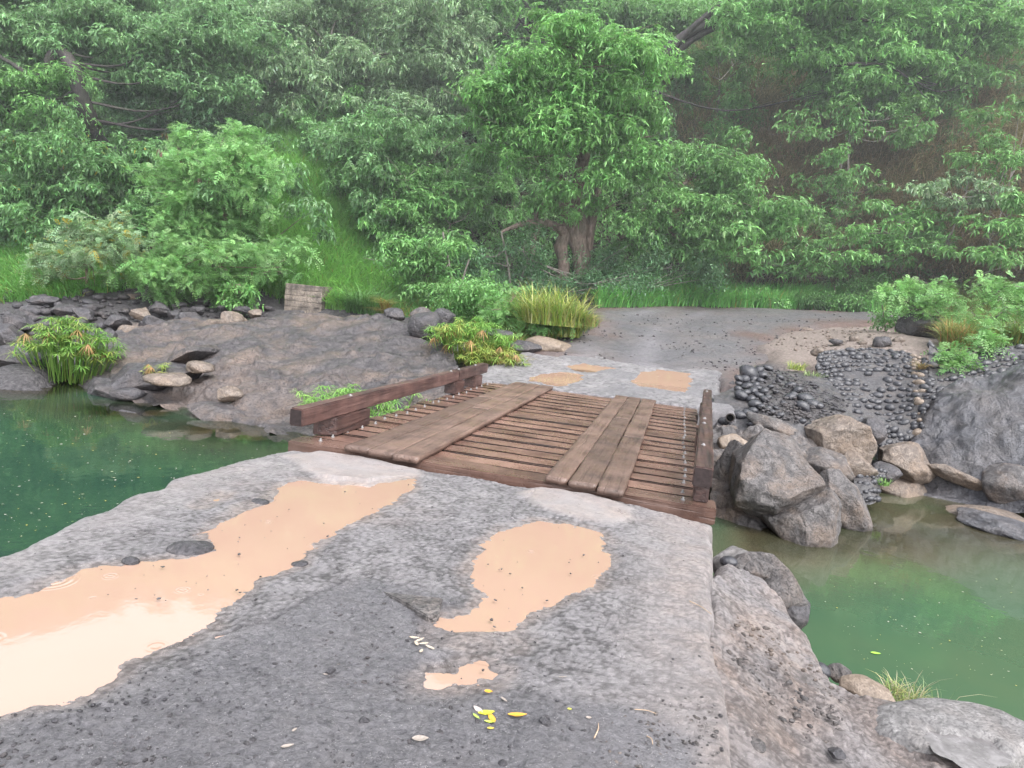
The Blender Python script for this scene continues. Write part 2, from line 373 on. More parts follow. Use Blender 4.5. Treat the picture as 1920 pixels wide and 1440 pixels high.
# ------------------------------------------------------------------ terrain height function
WATER = -1.2
def road_z(y, x=0.):
    y = np.asarray(y, float); t = np.clip((y-17)/9, 0, 1)
    return np.interp(y, [-50, 12.4, 13.2, 14.5, 17, 20, 25, 30, 34], [0, 0, .03, .12, .40, .95, 1.68, 2.35, 2.7])+.045*np.clip(np.asarray(x, float), 0, 14)*t*t*(3-2*t)
C = []
def cd(*pts):
    for (x, y, d) in pts: C.append(PD(x, y, d))
def cz(z, *pts):
    for (x, y) in pts: C.append(PZ(x, y, z))
def cw(*pts):
    for p in pts: C.append(np.array(p, float))
cz(WATER, (0, 705), (180, 727), (330, 768), (450, 792), (545, 806), (-250, 690))
cz(-1.6, (330, 800), (450, 822), (180, 755)); cz(-2.4, (0, 790), (200, 830), (350, 880), (-200, 800), (60, 930), (-300, 1000))
cw((-3.9, 5, -2.6), (-3.9, 2, -2.6), (-3.9, 8.5, -2.2), (-8, 0, -2.6), (-14, 2, -2.6), (-10, -8, -2.6), (0, -8, -2.6), (0, 3, -2.6), (-1.6, 9, -2.2), (-1.6, 11.6, -1.5), (-3.4, 12.2, -1.3))
cd((200, 650, 16.5), (400, 650, 17), (300, 700, 15.6), (600, 700, 15), (500, 745, 14), (700, 660, 17), (600, 604, 21), (750, 612, 20.5), (820, 655, 17.3), (650, 760, 13.2), (60, 610, 19), (300, 580, 21.5), (500, 570, 23), (0, 575, 22), (-250, 560, 22), (720, 720, 14), (860, 690, 14.6))
cd((0, 480, 27), (250, 455, 26.5), (550, 500, 25.5), (550, 350, 29), (550, 230, 34), (480, 190, 39), (250, 300, 35), (0, 300, 34), (0, 100, 42), (300, 50, 47), (550, 50, 44), (800, 400, 31), (800, 530, 27.5), (1060, 556, 29.5), (1060, 400, 32.5), (1060, 200, 37), (1060, 0, 43), (1300, 567, 30.5), (1300, 350, 34), (1300, 100, 40), (1600, 570, 30.5), (1600, 400, 33), (1600, 200, 37), (1600, 0, 42), (1900, 570, 27), (1900, 400, 30), (1900, 200, 35), (1900, 0, 40),
   (2300, 560, 26), (2300, 200, 34), (2300, 0, 40), (-300, 480, 27), (-300, 250, 36), (-300, -200, 46), (0, -290, 50), (130, -200, 50), (260, -100, 50), (550, -90, 50), (1060, -230, 50), (1600, -200, 49), (2000, -130, 48))
for yy in (13.2, 14.5, 17, 20):
    for xx in (-3.4, -1.5, .2): cw((xx, yy, float(road_z(yy))))
for yy in (23, 26, 29): 
    for xx in (-3., 0, 3.5, 7): cw((xx, yy, float(road_z(yy, xx))))
cd((1000, 630, 19), (940, 640, 18), (1180, 580, 29.5), (1500, 620, 22), (1600, 600, 26), (1650, 620, 20), (1560, 640, 18.5), (1700, 640, 17.5), (1760, 640, 18), (1900, 640, 17.5), (1420, 640, 20))
cd((1380, 705, 14.6), (1460, 690, 15.5), (1540, 700, 14.8), (1590, 760, 12.8), (1500, 775, 12.2), (1400, 790, 12.2), (1350, 815, 11.9))
cw((1.2, 9.2, -1.3), (2.2, 9.6, -1.4), (1.0, 7.5, -2.2), (2.5, 7.5, -2.4), (3, 6, -2.5), (4.5, 8, -2.4), (6, 6, -2.4), (4, 3, -2.6), (8, 3, -2.6), (8, 10, -1.75), (3.6, 10.8, -1.55), (4.6, 12.0, -1.45), (5.5, 12.6, -1.4), (6.2, 11, -1.5), (3.4, 12.6, -.9), (4.2, 13.6, -.7), (6, 14.6, -.4), (9, 14.5, -.4), (9, 16.5, 1.6), (12, 16, 1.5))
cw((0, 70, 33), (-45, 65, 24), (45, 65, 34), (0, 110, 30), (-110, 60, 15), (110, 60, 20), (-60, 15, .5), (-60, -20, 0), (60, 10, 3), (60, -20, 2), (0, -30, -2), (25, 8, 1), (30, 25, 6))
C = np.array(C)
def _phi(d2): return np.sqrt(d2+.5)
_d2 = ((C[:, None, :2]-C[None, :, :2])**2).sum(-1)
_A = _phi(_d2); n_ = len(C)
_A = np.block([[_A-np.eye(n_)*.02, np.c_[np.ones(n_), C[:, :2]]], [np.c_[np.ones(n_), C[:, :2]].T, np.zeros((3, 3))]])
_w = np.linalg.solve(_A, np.r_[C[:, 2], 0, 0, 0])
def tz_exact(x, y):
    x = np.asarray(x, float).ravel(); y = np.asarray(y, float).ravel(); out = np.empty(len(x))
    for k in range(0, len(x), 20000):
        q = np.stack([x[k:k+20000], y[k:k+20000]], -1)
        ph = _phi(((q[:, None]-C[None, :, :2])**2).sum(-1)); out[k:k+20000] = ph@_w[:n_]+_w[n_]+q@_w[n_+1:]
    return out
GX0, GX1, GY0, GY1, GS = -60., 60., -25., 95., .3
_gx = np.arange(GX0, GX1+GS/2, GS); _gy = np.arange(GY0, GY1+GS/2, GS)
_XX, _YY = np.meshgrid(_gx, _gy)
_ZZ = tz_exact(_XX, _YY).reshape(_XX.shape)
_ZZ = np.where((_YY > 45), np.maximum(_ZZ, -3), _ZZ)
_ZZ = np.where((_XX > -4.6) & (_XX < .9) & (_YY < 12.2), np.minimum(_ZZ, -2.0), _ZZ)       # under the causeway and the bridge
# rough natural relief: little on the road, a lot on the slopes
_q = p2(_XX.ravel(), _YY.ravel())
_rel = (fbm(_q*.35, 4, 5)*.7+fbm(_q*1.3, 3, 6)*.22).reshape(_XX.shape)
_amt = sstep(2.2, 6, _ZZ)*1.0+.14
_road = ((_XX > -4.3) & (_XX < 1.0+np.clip(_YY-15, 0, 12)*1.0) & (_YY > 12) & (_YY < 31))
_ZZ = _ZZ+np.where(_road, 0.0, _rel*_amt)
ROWS = {
 'cliff': [
    [(1640, 965, 11.9), (1720, 960, 11.6), (1790, 965, 11.4), (1860, 965, 11.2), (1960, 960, 10.8), (2080, 950, 10.4)],
    [(1690, 900, 12.6), (1740, 905, 12.2), (1795, 915, 11.9), (1860, 915, 11.7), (1960, 900, 11.3), (2080, 880, 10.9)],
    [(1690, 845, 13.1), (1735, 850, 12.7), (1790, 850, 12.3), (1860, 840, 12.1), (1960, 820, 11.9), (2080, 800, 11.5)],
    [(1715, 795, 13.6), (1750, 780, 13.2), (1800, 775, 12.9), (1860, 765, 12.7), (1960, 750, 12.4), (2080, 740, 12)],
    [(1730, 765, 14.1), (1760, 745, 13.8), (1810, 738, 13.5), (1870, 725, 13.4), (1960, 700, 13.1), (2080, 690, 12.8)],
    [(1735, 758, 14.6), (1770, 732, 14.4), (1820, 715, 14.3), (1880, 700, 14.2), (1960, 685, 14), (2080, 670, 13.8)],
    [(1735, 775, 15.2), (1770, 740, 15.4), (1820, 720, 15.6), (1880, 706, 15.6), (1960, 695, 15.6), (2080, 680, 15.4)]],
 'slope': [
    [(1338, 735, 12.9), (1380, 722, 13.6), (1430, 700, 14.6), (1480, 690, 15.2), (1535, 705, 14.8), (1560, 715, 14.6)],
    [(1342, 765, 12.2), (1385, 745, 12.7), (1440, 720, 13.6), (1500, 715, 14), (1560, 735, 13.6), (1590, 750, 13.4)],
    [(1345, 800, 11.6), (1390, 780, 12.0), (1445, 755, 12.4), (1505, 745, 12.8), (1570, 762, 12.5), (1605, 775, 12.6)],
    [(1345, 840, 11.0), (1390, 815, 11.3), (1450, 790, 11.6), (1510, 780, 11.9), (1570, 790, 12.0), (1610, 800, 12.1)],
    [(1345, 900, 10.3), (1390, 880, 10.4), (1450, 850, 10.8), (1510, 830, 11.3), (1570, 840, 11.6), (1615, 850, 11.8)],
    [(1345, 1000, 9.4), (1390, 990, 9.6), (1450, 960, 10.2), (1510, 940, 10.8), (1570, 940, 11.3), (1615, 930, 11.6)]],
 'wall': [
    [(1535, 662, 15.6), (1570, 655, 16.0), (1630, 652, 16.2), (1690, 658, 16.0), (1722, 668, 15.6), (1738, 672, 15.4)],
    [(1532, 688, 15.2), (1575, 680, 15.5), (1635, 680, 15.5), (1695, 682, 15.3), (1722, 690, 15.0), (1742, 694, 14.8)],
    [(1542, 716, 14.6), (1580, 712, 14.8), (1640, 712, 14.8), (1695, 712, 14.7), (1722, 718, 14.4), (1746, 720, 14.2)],
    [(1560, 745, 13.9), (1595, 748, 14), (1645, 752, 14.1), (1695, 750, 14), (1722, 748, 13.8), (1748, 745, 13.6)],
    [(1590, 785, 13.1), (1615, 792, 13.2), (1655, 796, 13.4), (1695, 788, 13.4), (1722, 776, 13.4), (1735, 768, 13.3)],
    [(1610, 830, 12.6), (1640, 835, 12.8), (1670, 836, 13.0), (1700, 826, 13.1), (1720, 812, 13.1), (1730, 800, 13.1)]],
 'low': [
    [(1742, 635, 15.9), (1775, 660, 15.6), (1830, 655, 15.6), (1880, 650, 15.6), (1960, 640, 15.6), (2050, 630, 15.6)],
    [(1742, 680, 15.0), (1780, 690, 14.8), (1830, 682, 14.9), (1880, 672, 15.0), (1960, 664, 15.0), (2050, 650, 15)],
    [(1742, 740, 14.0), (1775, 730, 14.1), (1825, 712, 14.3), (1880, 696, 14.5), (1960, 690, 14.6), (2050, 680, 14.6)],
    [(1740, 765, 13.8), (1770, 745, 14.0), (1825, 722, 14.3), (1880, 706, 14.5), (1960, 700, 14.6), (2050, 690, 14.6)]],
 'patch': [
    [(1600, 880, 10.9), (1630, 876, 11.0), (1665, 878, 11.1)], [(1602, 905, 10.6), (1632, 904, 10.6), (1655, 905, 10.8)], [(1615, 945, 10.3), (1635, 945, 10.3), (1648, 940, 10.5)]],
}
LAVA = {'outcrop': [
    [(150, 745, 14.2), (230, 757, 13.6), (330, 782, 13), (440, 815, 12.2), (545, 830, 11.7), (620, 842, 11.5), (720, 820, 11.6), (840, 770, 12.2)],
    [(150, 718, 14.9), (235, 730, 14.3), (340, 760, 13.6), (450, 785, 12.9), (545, 798, 12.5), (620, 790, 12.3), (720, 760, 12.6), (850, 725, 13.3)],
    [(200, 685, 15.6), (260, 690, 15.3), (350, 712, 14.7), (450, 735, 14.1), (550, 740, 13.7), (640, 728, 13.7), (740, 705, 14.2), (860, 690, 14.6)],
    [(200, 650, 16.6), (290, 660, 16.3), (380, 668, 16.0), (470, 668, 15.9), (560, 672, 15.8), (650, 664, 15.9), (750, 660, 16.2), (850, 672, 15.6)],
    [(220, 625, 18.2), (320, 630, 17.8), (410, 627, 17.9), (480, 620, 18.2), (570, 612, 18.6), (660, 611, 18.7), (750, 622, 18), (830, 655, 16.8)],
    [(240, 612, 19.6), (330, 612, 19.4), (410, 606, 19.6), (490, 598, 20.2), (580, 592, 20.6), (670, 594, 20.5), (750, 606, 19.5), (815, 640, 18)],
    [(250, 622, 20.6), (340, 622, 20.4), (420, 618, 20.6), (500, 610, 21.4), (590, 604, 21.8), (680, 606, 21.6), (750, 616, 20.5), (810, 650, 18.8)]],
 'ledge': [
    [(140, 735, 14.0), (250, 760, 13.4), (350, 775, 13.0), (395, 752, 13.2)],
    [(160, 705, 14.8), (255, 722, 14.2), (330, 730, 13.9), (400, 690, 14.4)],
    [(210, 665, 15.8), (280, 665, 15.6), (350, 668, 15.4), (415, 660, 15.4)],
    [(230, 652, 16.6), (290, 650, 16.6), (350, 648, 16.6), (420, 654, 16.2)]]}
def carve(rowset, reach):
    """the retaining walls and rock faces stand proud of the ground: dig it away in front of them"""
    for key, rows in rowset.items():
        R = [smooth_line([PD(*p) for p in r], 60) for r in rows]; R = np.array(R); n = 40
        G_ = np.array([smooth_line(R[:, i], n) for i in range(60)])            # column, row, xyz
        for colm in G_:
            zb = colm[:, 2].min()
            for p in colm:
                for t in np.arange(-.15, reach, .2):
                    dirv = -p[:2]/np.linalg.norm(p[:2]); q = p[:2]+dirv*t; zq = min(p[2]-.12, p[2]-.1-t*1.1) if t > 0 else p[2]-.12
                    zq = max(zq, min(zb-.1, -1.6))
                    i = int(round((q[0]-GX0)/GS)); j = int(round((q[1]-GY0)/GS))
                    if 1 <= i < len(_gx)-1 and 1 <= j < len(_gy)-1: _ZZ[j-1:j+2, i-1:i+2] = np.minimum(_ZZ[j-1:j+2, i-1:i+2], zq)
carve(ROWS, 2.2); carve(LAVA, .1)
def tz(x, y):
    x = np.asarray(x, float); y = np.asarray(y, float)
    fx = np.clip((x-GX0)/GS, 0, len(_gx)-1.001); fy = np.clip((y-GY0)/GS, 0, len(_gy)-1.001); i = fx.astype(int); j = fy.astype(int); u = fx-i; v = fy-j
    return (_ZZ[j, i]*(1-u)*(1-v)+_ZZ[j, i+1]*u*(1-v)+_ZZ[j+1, i]*(1-u)*v+_ZZ[j+1, i+1]*u*v)
def G(px, py, d0=4., d1=75., n=480):
    """point of the terrain seen at a pixel (marches the ray; nan where it meets nothing)"""
    px = np.atleast_1d(np.asarray(px, float)); py = np.atleast_1d(np.asarray(py, float))
    r = ray(px, py); ds = np.linspace(d0, d1, n); res = np.full((len(px), 3), np.nan); alive = np.ones(len(px), bool); prev = None
    for d in ds:
        p = r[:, :3]*(d/r[:, 3])[:, None]+np.array([0, 0, EYE]); hit = alive & (p[:, 2] < tz(p[:, 0], p[:, 1]))
        res[hit] = p[hit]; alive &= ~hit
        if not alive.any(): break
    ok = ~np.isnan(res[:, 0]); res[ok, 2] = tz(res[ok, 0], res[ok, 1])
    return res
def G1(px, py, **k): return G(px, py, **k)[0]
def in_poly(x, y, poly):
    x = np.asarray(x); y = np.asarray(y); ins = np.zeros(x.shape, bool); n = len(poly)
    for i in range(n):
        x0, y0 = poly[i]; x1, y1 = poly[(i+1) % n]
        c = ((y0 > y) != (y1 > y)) & (x < (x1-x0)*(y-y0)/(y1-y0+1e-12)+x0); ins ^= c
    return ins
def sdist(x, y, poly):
    """signed distance to a polygon, positive inside"""
    d = np.full(x.shape, 1e9); n = len(poly)
    for i in range(n):
        a = np.array(poly[i]); b = np.array(poly[(i+1) % n]); ab = b-a
        t = np.clip(((x-a[0])*ab[0]+(y-a[1])*ab[1])/(ab@ab+1e-12), 0, 1)
        d = np.minimum(d, np.hypot(x-a[0]-t*ab[0], y-a[1]-t*ab[1]))
    return np.where(in_poly(x, y, poly), d, -d)
# pixel position of a world point, used only to paint soil types by region
def topix(p):
    X = p[:, 0]*_ca+p[:, 1]*_sa; Y = -p[:, 0]*_sa+p[:, 1]*_ca; Z = p[:, 2]-EYE
    Yf = Y*_c-Z*_s; Zu = Y*_s+Z*_c; u = X*_cr-Zu*_sr; v = X*_sr+Zu*_cr; Yf = np.where(Yf < .2, .2, Yf)
    return 960+F*u/Yf, 720-F*v/Yf

# ------------------------------------------------------------------ ground sheet to the horizon
SAND = [tuple(PD(x, y, d)[:2]) for x, y, d in ((1405, 645, 19), (1480, 625, 22), (1600, 600, 24), (1690, 600, 22), (1790, 640, 17), (1700, 660, 15.5), (1560, 662, 15.8), (1500, 690, 15.2), (1455, 668, 17))]
def terrain():
    X, Y = _XX, _YY; V = np.stack([X.ravel(), Y.ravel(), _ZZ.ravel()], -1)
    nx, ny = len(_gx), len(_gy)
    z = V[:, 2]; x, y = V[:, 0], V[:, 1]
    nz = fbm(V*.5, 3, 9)
    rockm = (1-sstep(1.0, 1.9, z+nz*.4))*(1-sstep(24, 27, y))
    sd = sdist(x, y, SAND); sand = sstep(-.5, .5, sd+nz*.6)*(z > .2)
    px, py = topix(V)
    green = sstep(-.1, .35, nz+.15)*sstep(1.2, 2.5, z)*np.where((px > 1240) & (y > 20), .25, 1.)
    F_ = [gridfaces(nx, ny)]
    # coarse skirt out to the horizon
    ring = []; nS = 64
    n0 = len(V); R = [140., 400., 1200.]
    edge = []
    idx = np.arange(nx*ny).reshape(ny, nx)
    loop = np.concatenate([idx[0, :-1], idx[:-1, -1], idx[-1, ::-1][:-1], idx[::-1, 0][:-1]])
    prev = loop; VV = [V]; cur = n0
    for k, rr in enumerate(R):
        e = V[loop]; d = e[:, :2]-np.array([0, 35.]); d /= np.linalg.norm(d, axis=1)[:, None]
        zz = e[:, 2]*(1-.25*(k+1)); VV.append(np.c_[d*rr+np.array([0, 35.]), np.maximum(zz, 0)])
        nxt = np.arange(cur, cur+len(loop)); cur += len(loop)
        F_.append(np.stack([prev, np.roll(prev, -1), np.roll(nxt, -1), nxt], -1)[:, ::-1]); prev = nxt
    VV = np.concatenate(VV); col = np.zeros((len(VV), 3)); col[:, 0] = 1; col[:len(V), 0] = green; col[:len(V), 1] = rockm*(1-sand); col[:len(V), 2] = sand
    return tag(mk('ground', VV, F_, MT['ground'], col=col), kind='structure')
# ------------------------------------------------------------------ causeway (rough concrete ford) in front of the bridge
PUD = {  # outlines traced as ground positions
 'A': [(-60, 1150), (0, 1125), (60, 1108), (150, 1072), (180, 1062), (240, 1056), (310, 1045), (340, 1047), (392, 1032), (385, 1005), (440, 955), (500, 940), (520, 915), (555, 898), (600, 903), (640, 908), (690, 914), (740, 902), (778, 897), (775, 915), (740, 945), (700, 965), (640, 995), (590, 1025), (560, 1060), (500, 1085), (460, 1110), (415, 1150), (400, 1180), (340, 1210), (260, 1240), (190, 1285), (150, 1305), (60, 1325), (0, 1340), (-80, 1365)],
 'B': [(880, 1062), (905, 1020), (940, 990), (1000, 974), (1060, 981), (1120, 995), (1140, 1020), (1143, 1065), (1120, 1100), (1060, 1128), (1020, 1150), (985, 1172), (985, 1200), (975, 1215), (930, 1222), (880, 1215), (830, 1208), (803, 1192), (815, 1160), (850, 1150), (885, 1142), (895, 1112), (878, 1090), (868, 1078)],
 'C': [(780, 1277), (800, 1262), (840, 1257), (880, 1240), (915, 1235), (918, 1252), (950, 1262), (930, 1280), (870, 1288), (830, 1300), (790, 1298)],
 'D': [(364, 951), (400, 932), (432, 924), (425, 936), (385, 950)],
}
LEVEL = -.014
def zbase(x, y):   # smooth crown of the slab: it falls a little towards the bridge seat and rounds off at the right corner
    z = -.05*sstep(4.7, 5.8, y)-.05*sstep(-.6, .5, x)*sstep(4.4, 5.7, y)
    return z
POLY = {k: [tuple(p[:2]) for p in PZ(*np.array(v, float).T, LEVEL)] for k, v in PUD.items()}
PATCH = {'l': [tuple(p[:2]) for p in PZ(*np.array([(530, 850), (600, 838), (700, 850), (780, 872), (795, 890), (740, 902), (690, 913), (620, 903), (570, 880)], float).T, 0)],
         'r': [tuple(p[:2]) for p in PZ(*np.array([(975, 915), (1020, 902), (1100, 915), (1190, 945), (1185, 965), (1150, 985), (1090, 975), (1000, 945)], float).T, 0)]}
MUDP = [tuple(p[:2]) for p in PZ(*np.array([(-500, 1420), (0, 1345), (200, 1290), (400, 1195), (480, 1165), (640, 1085), (700, 1095), (830, 1130), (830, 1165), (770, 1200), (760, 1290), (900, 1310), (960, 1330), (1200, 1340), (1330, 1400), (1340, 1600), (0, 1900), (-800, 1700)], float).T, 0)]
def edge_left(y): return -3.47+.10*np.sin(y*.9+.6)+.05*np.sin(y*2.7)-.1*sstep(4.2, 5.4, y)+.06*vnoise(p2(y*0, y, 4.), 3)
def edge_right(y): return .35+.03*y/2.0*.35+.03*np.sin(y*1.3)+.025*vnoise(p2(y*0+9, y, 4.), 4)
def edge_front(x): return 5.80+.045*vnoise(p2(x, x*0, 2.2), 5)+.025*vnoise(p2(x, x*0, 9.), 6)-.1*sstep(.0, .45, x)-.06*(1-sstep(-3.6, -3.2, x))
def causeway():
    xs = np.concatenate([np.linspace(-4.2, -3.7, 10)[:-1], np.linspace(-3.7, .62, 350)])
    ys = np.concatenate([np.linspace(-7, 1.4, 60)[:-1], np.linspace(1.4, 5.98, 370)])
    X, Y = np.meshgrid(xs, ys); x, y = X.ravel(), Y.ravel()
    q = p2(x, y)
    mud = sstep(-.10, .12, sdist(x, y, MUDP)+fbm(q*2.2, 3, 11)*.22); mud = np.maximum(mud, 1-sstep(.9, 1.5, y))
    smooth = np.maximum(sstep(-.05, .06, sdist(x, y, PATCH['l'])+fbm(q*5, 3, 12)*.05), sstep(-.05, .06, sdist(x, y, PATCH['r'])+fbm(q*5, 3, 13)*.05))
    slab = sstep(.02, -.02, sdist(x, y, PATCH['l']))*0
    rough = (1-smooth)*(1-.55*sstep(-.35, .2, x))*(1-.35*(1-sstep(-3.4, -2.8, x)))
    wx, wy = x+fbm(q*14, 2, 23)*.012, y+fbm(q*14, 2, 24)*.012
    f1, v1 = worley(wx, wy, .034, 25); f2, v2 = worley(wx, wy, .018, 28)
    pebble = (1-np.clip(f1/.62, 0, 1)**2)*(.35+.65*v1); grain = (1-np.clip(f2/.65, 0, 1)**2)*v2
    cav = np.clip(pebble*.75+grain*.4+fbm(q*11, 3, 22)*.35, 0, 1)
    bump = (pebble-.35)*.0055+(grain-.3)*.003+ridge(q*np.array([7, 11, 1]), 3, 21)*.007
    z = zbase(x, y)+fbm(q*.9, 3, 20)*.012+bump*(rough*.9+.15+mud*.15)+smooth*.028
    shore = fbm(q*7, 4, 31)*.055+fbm(q*20, 2, 32)*.02
    for k, P in POLY.items():
        sd = sdist(x, y, P)+shore*(.35 if k == 'D' else .8)
        lip = np.clip(-sd*.10, -.05, .05); near = 1-sstep(.10, .40, -sd)
        tgt = LEVEL+lip+bump*.45*(1-sstep(0., .12, sd))
        z = z*(1-near)+np.where(sd > -.10, tgt, np.maximum(z, LEVEL+.012))*near
    # old cracks and a pour joint
    for pl in ([(660, 1078), (600, 1112), (540, 1146), (470, 1172), (400, 1192)], [(1190, 1300), (1260, 1325), (1330, 1330)], [(1010, 905), (960, 960), (985, 972)], [(120, 1000), (230, 985), (330, 1005), (420, 985)]):
        L3 = smooth_line(PZ(*np.array(pl, float).T, 0.), 40)[:, :2]
        k = (x > L3[:, 0].min()-.1) & (x < L3[:, 0].max()+.1) & (y > L3[:, 1].min()-.1) & (y < L3[:, 1].max()+.1); xk, yk = x[k]+fbm(q[k]*8, 3, 61)*.03, y[k]+fbm(q[k]*8, 3, 62)*.03
        dm = np.min(np.hypot(xk[:, None]-L3[None, :, 0], yk[:, None]-L3[None, :, 1]), 1); g_ = 1-sstep(.004, .016, dm); z[k] -= g_*.012; cav[k] *= 1-g_
    eL, eR, eF = edge_left(y), edge_right(y), edge_front(x)
    out = np.maximum.reduce([eL-x, x-eR, y-eF]); 
    rnd = np.clip((out+.05)/.05, 0, 1)**2*.025
    drop = sstep(0., .10, out)*1.0+np.clip(out-.05, 0, 1)*6
    z = z-rnd-np.clip(drop, 0, 2.6)
    V = np.stack([x+np.where(out > 0, -out*.0, 0), y, z], -1)
    silt = np.zeros_like(x)
    for P in POLY.values():
        sdp = sdist(x, y, P)+shore*.8; silt = np.maximum(silt, sstep(-.10, -.01, sdp))
    tan = sstep(-.45, .3, x+fbm(q*1.5, 3, 41)*.5)*.5*(1-mud)+smooth*.45+.22*sstep(.1, .6, fbm(q*.9, 3, 42))
    col = np.stack([rough, mud*(1-smooth), np.clip(tan+silt*.6, 0, 1), cav], -1)
    # one edge of an older pour shows as a straight crack
    return tag(mk('causeway', V, gridfaces(len(xs), len(ys)), MT['concrete'], col=col), kind='structure')
causeway()

# ------------------------------------------------------------------ puddles
def rings(x, y, seeds):
    r = np.zeros_like(x)
    for (cx, cy, rad, amp) in seeds:
        d = np.hypot(x-cx, y-cy); r += amp*np.cos(d/rad*2*math.pi*4)*np.exp(-(d/rad*1.4)**2)
    return r
def puddle(poly, zf, label,  step=.02, pad=.13, nring=40, ringpix=()):
    P = np.array(poly); x0, y0 = P.min(0)-pad; x1, y1 = P.max(0)+pad
    nx = int((x1-x0)/step)+2; ny = int((y1-y0)/step)+2
    X, Y = np.meshgrid(np.linspace(x0, x1, nx), np.linspace(y0, y1, ny)); x, y = X.ravel(), Y.ravel()
    keep = sdist(x, y, poly) > -pad
    seeds = [(random.uniform(x0, x1), random.uniform(y0, y1), random.uniform(.03, .09), random.uniform(.12, .4)) for _ in range(nring)]
    for (px, py, rad) in ringpix:
        q = PZ(float(px), float(py), LEVEL); seeds.append((q[0], q[1], rad, .9))
    f = gridfaces(nx, ny); f = f[keep[f].all(1)]
    used = np.unique(f); mp = np.full(len(x), -1); mp[used] = np.arange(len(used))
    V = np.stack([x, y, zf(x, y)], -1)[used]; rg = None
    o = mk('puddle', V, mp[f], MT['puddle'])
    return tag(recentre(o), label, 'puddle', 'muddy puddles on the track')
lev = lambda x, y: np.full_like(x, LEVEL)
puddle(POLY['A'], lev, 'long orange-brown puddle running from the bridge to the left edge of the photo', step=.02, nring=0, ringpix=((130, 1205, .10), (75, 1250, .07), (335, 1102, .05), (20, 1310, .05), (300, 1160, .13), (25, 1130, .06)))
puddle(POLY['B'], lambda x, y: np.full_like(x, LEVEL-.0012), 'wide rounded muddy puddle with a narrow tail in the middle of the concrete', nring=14, ringpix=((900, 1178, .07), ))
puddle(POLY['C'], lambda x, y: np.full_like(x, LEVEL-.0023), 'small shallow muddy puddle just above the yellow leaves', nring=3)
puddle(POLY['D'], lambda x, y: np.full_like(x, LEVEL-.0031), 'tiny sliver of muddy water beside the long puddle', nring=1, pad=.12)

# ------------------------------------------------------------------ apron and road beyond the bridge
def rzs(x, y): return road_z(y, x)+.02
FP = {'E': [(990, 713), (1010, 702), (1060, 695), (1100, 697), (1088, 711), (1060, 724), (1042, 724), (1020, 717)],
      'F': [(1062, 686), (1090, 680), (1130, 687), (1150, 690), (1112, 697), (1080, 695)],
      'G': [(1186, 715), (1205, 698), (1240, 693), (1290, 700), (1295, 715), (1285, 735), (1240, 728), (1200, 724)]}
def on_road(px, py):
    """where a pixel ray meets the smooth road surface"""
    px = np.atleast_1d(np.asarray(px, float)); py = np.atleast_1d(np.asarray(py, float)); r = ray(px, py); ds = np.linspace(8, 40, 1600); out = np.full((len(px), 3), np.nan); al = np.ones(len(px), bool)
    for d in ds:
        p = r[:, :3]*(d/r[:, 3])[:, None]+np.array([0, 0, EYE]); h = al & (p[:, 2] < rzs(p[:, 0], p[:, 1])); out[h] = p[h]; al &= ~h
    out[al] = PD(px[al], py[al], 31.); return out
FPOLY = {k: [tuple(p[:2]) for p in on_road(*np.array(v, float).T)] for k, v in FP.items()}
def apron_left(y): return -3.95+.08*np.sin(y*1.7)+.05*vnoise(p2(y*0, y, 3.), 8)+.35*sstep(16, 19, y)
def apron_right(y): return .95+.06*np.sin(y*1.1)
def apron():
    xs = np.linspace(-4.5, 1.4, 150); ys = np.linspace(12.25, 17.6, 150); X, Y = np.meshgrid(xs, ys); x, y = X.ravel(), Y.ravel(); q = p2(x, y)
    f1, v1 = worley(x, y, .085, 29); cav = np.clip((1-np.clip(f1/.65, 0, 1)**2)*(.4+.6*v1)+fbm(q*9, 3, 28)*.4, 0, 1)
    bump = ridge(q*np.array([6, 8, 1]), 3, 51)*.008+(cav-.4)*.014
    z = rzs(x, y)+bump+fbm(q*1.1, 3, 53)*.012
    shore = fbm(q*4, 4, 54)*.12
    for P in FPOLY.values():
        sd = sdist(x, y, P)+shore; near = 1-sstep(.15, .5, -sd); tgt = rzs(x, y)-.012+np.clip(-sd*.08, -.05, .05)+bump*.4
        z = z*(1-near)+np.where(sd > -.15, tgt, np.maximum(z, rzs(x, y)))*near
    z = z-.09*(1-sstep(12.3, 12.55, y))*0
    out = np.maximum.reduce([apron_left(y)-x, x-apron_right(y)-fbm(q*2, 2, 55)*.15, 12.42-y+.04*vnoise(q*5, 56)])
    z = z-np.clip(sstep(0, .1, out)*.3+np.clip(out-.05, 0, 1)*4, 0, 1.6)
    z = z-.25*sstep(16.4, 17.4, y+fbm(q*1.5, 3, 57)*.8)     # sinks under the gravel of the road
    wheel = np.zeros_like(x); rough = np.ones_like(x)*.9
    tan = .25*sstep(0, .5, fbm(q*.8, 3, 58)); dark = .35+sstep(.0, .4, fbm(q*1.0, 3, 59)-.05)*.5
    return tag(mk('concrete_apron', np.stack([x, y, z], -1), gridfaces(len(xs), len(ys)), MT['concrete'], col=np.stack([rough, dark, tan, cav], -1)), kind='structure')
apron()
for k, lb in (('E', 'rounded muddy puddle at the far end of the left runner boards'), ('F', 'thin muddy puddle behind another at the far side of the bridge'), ('G', 'squarish muddy puddle straight ahead of the right runner boards')):
    puddle(FPOLY[k], lambda x, y: rzs(x, y)-.010, lb, step=.04, pad=.25, nring=4)
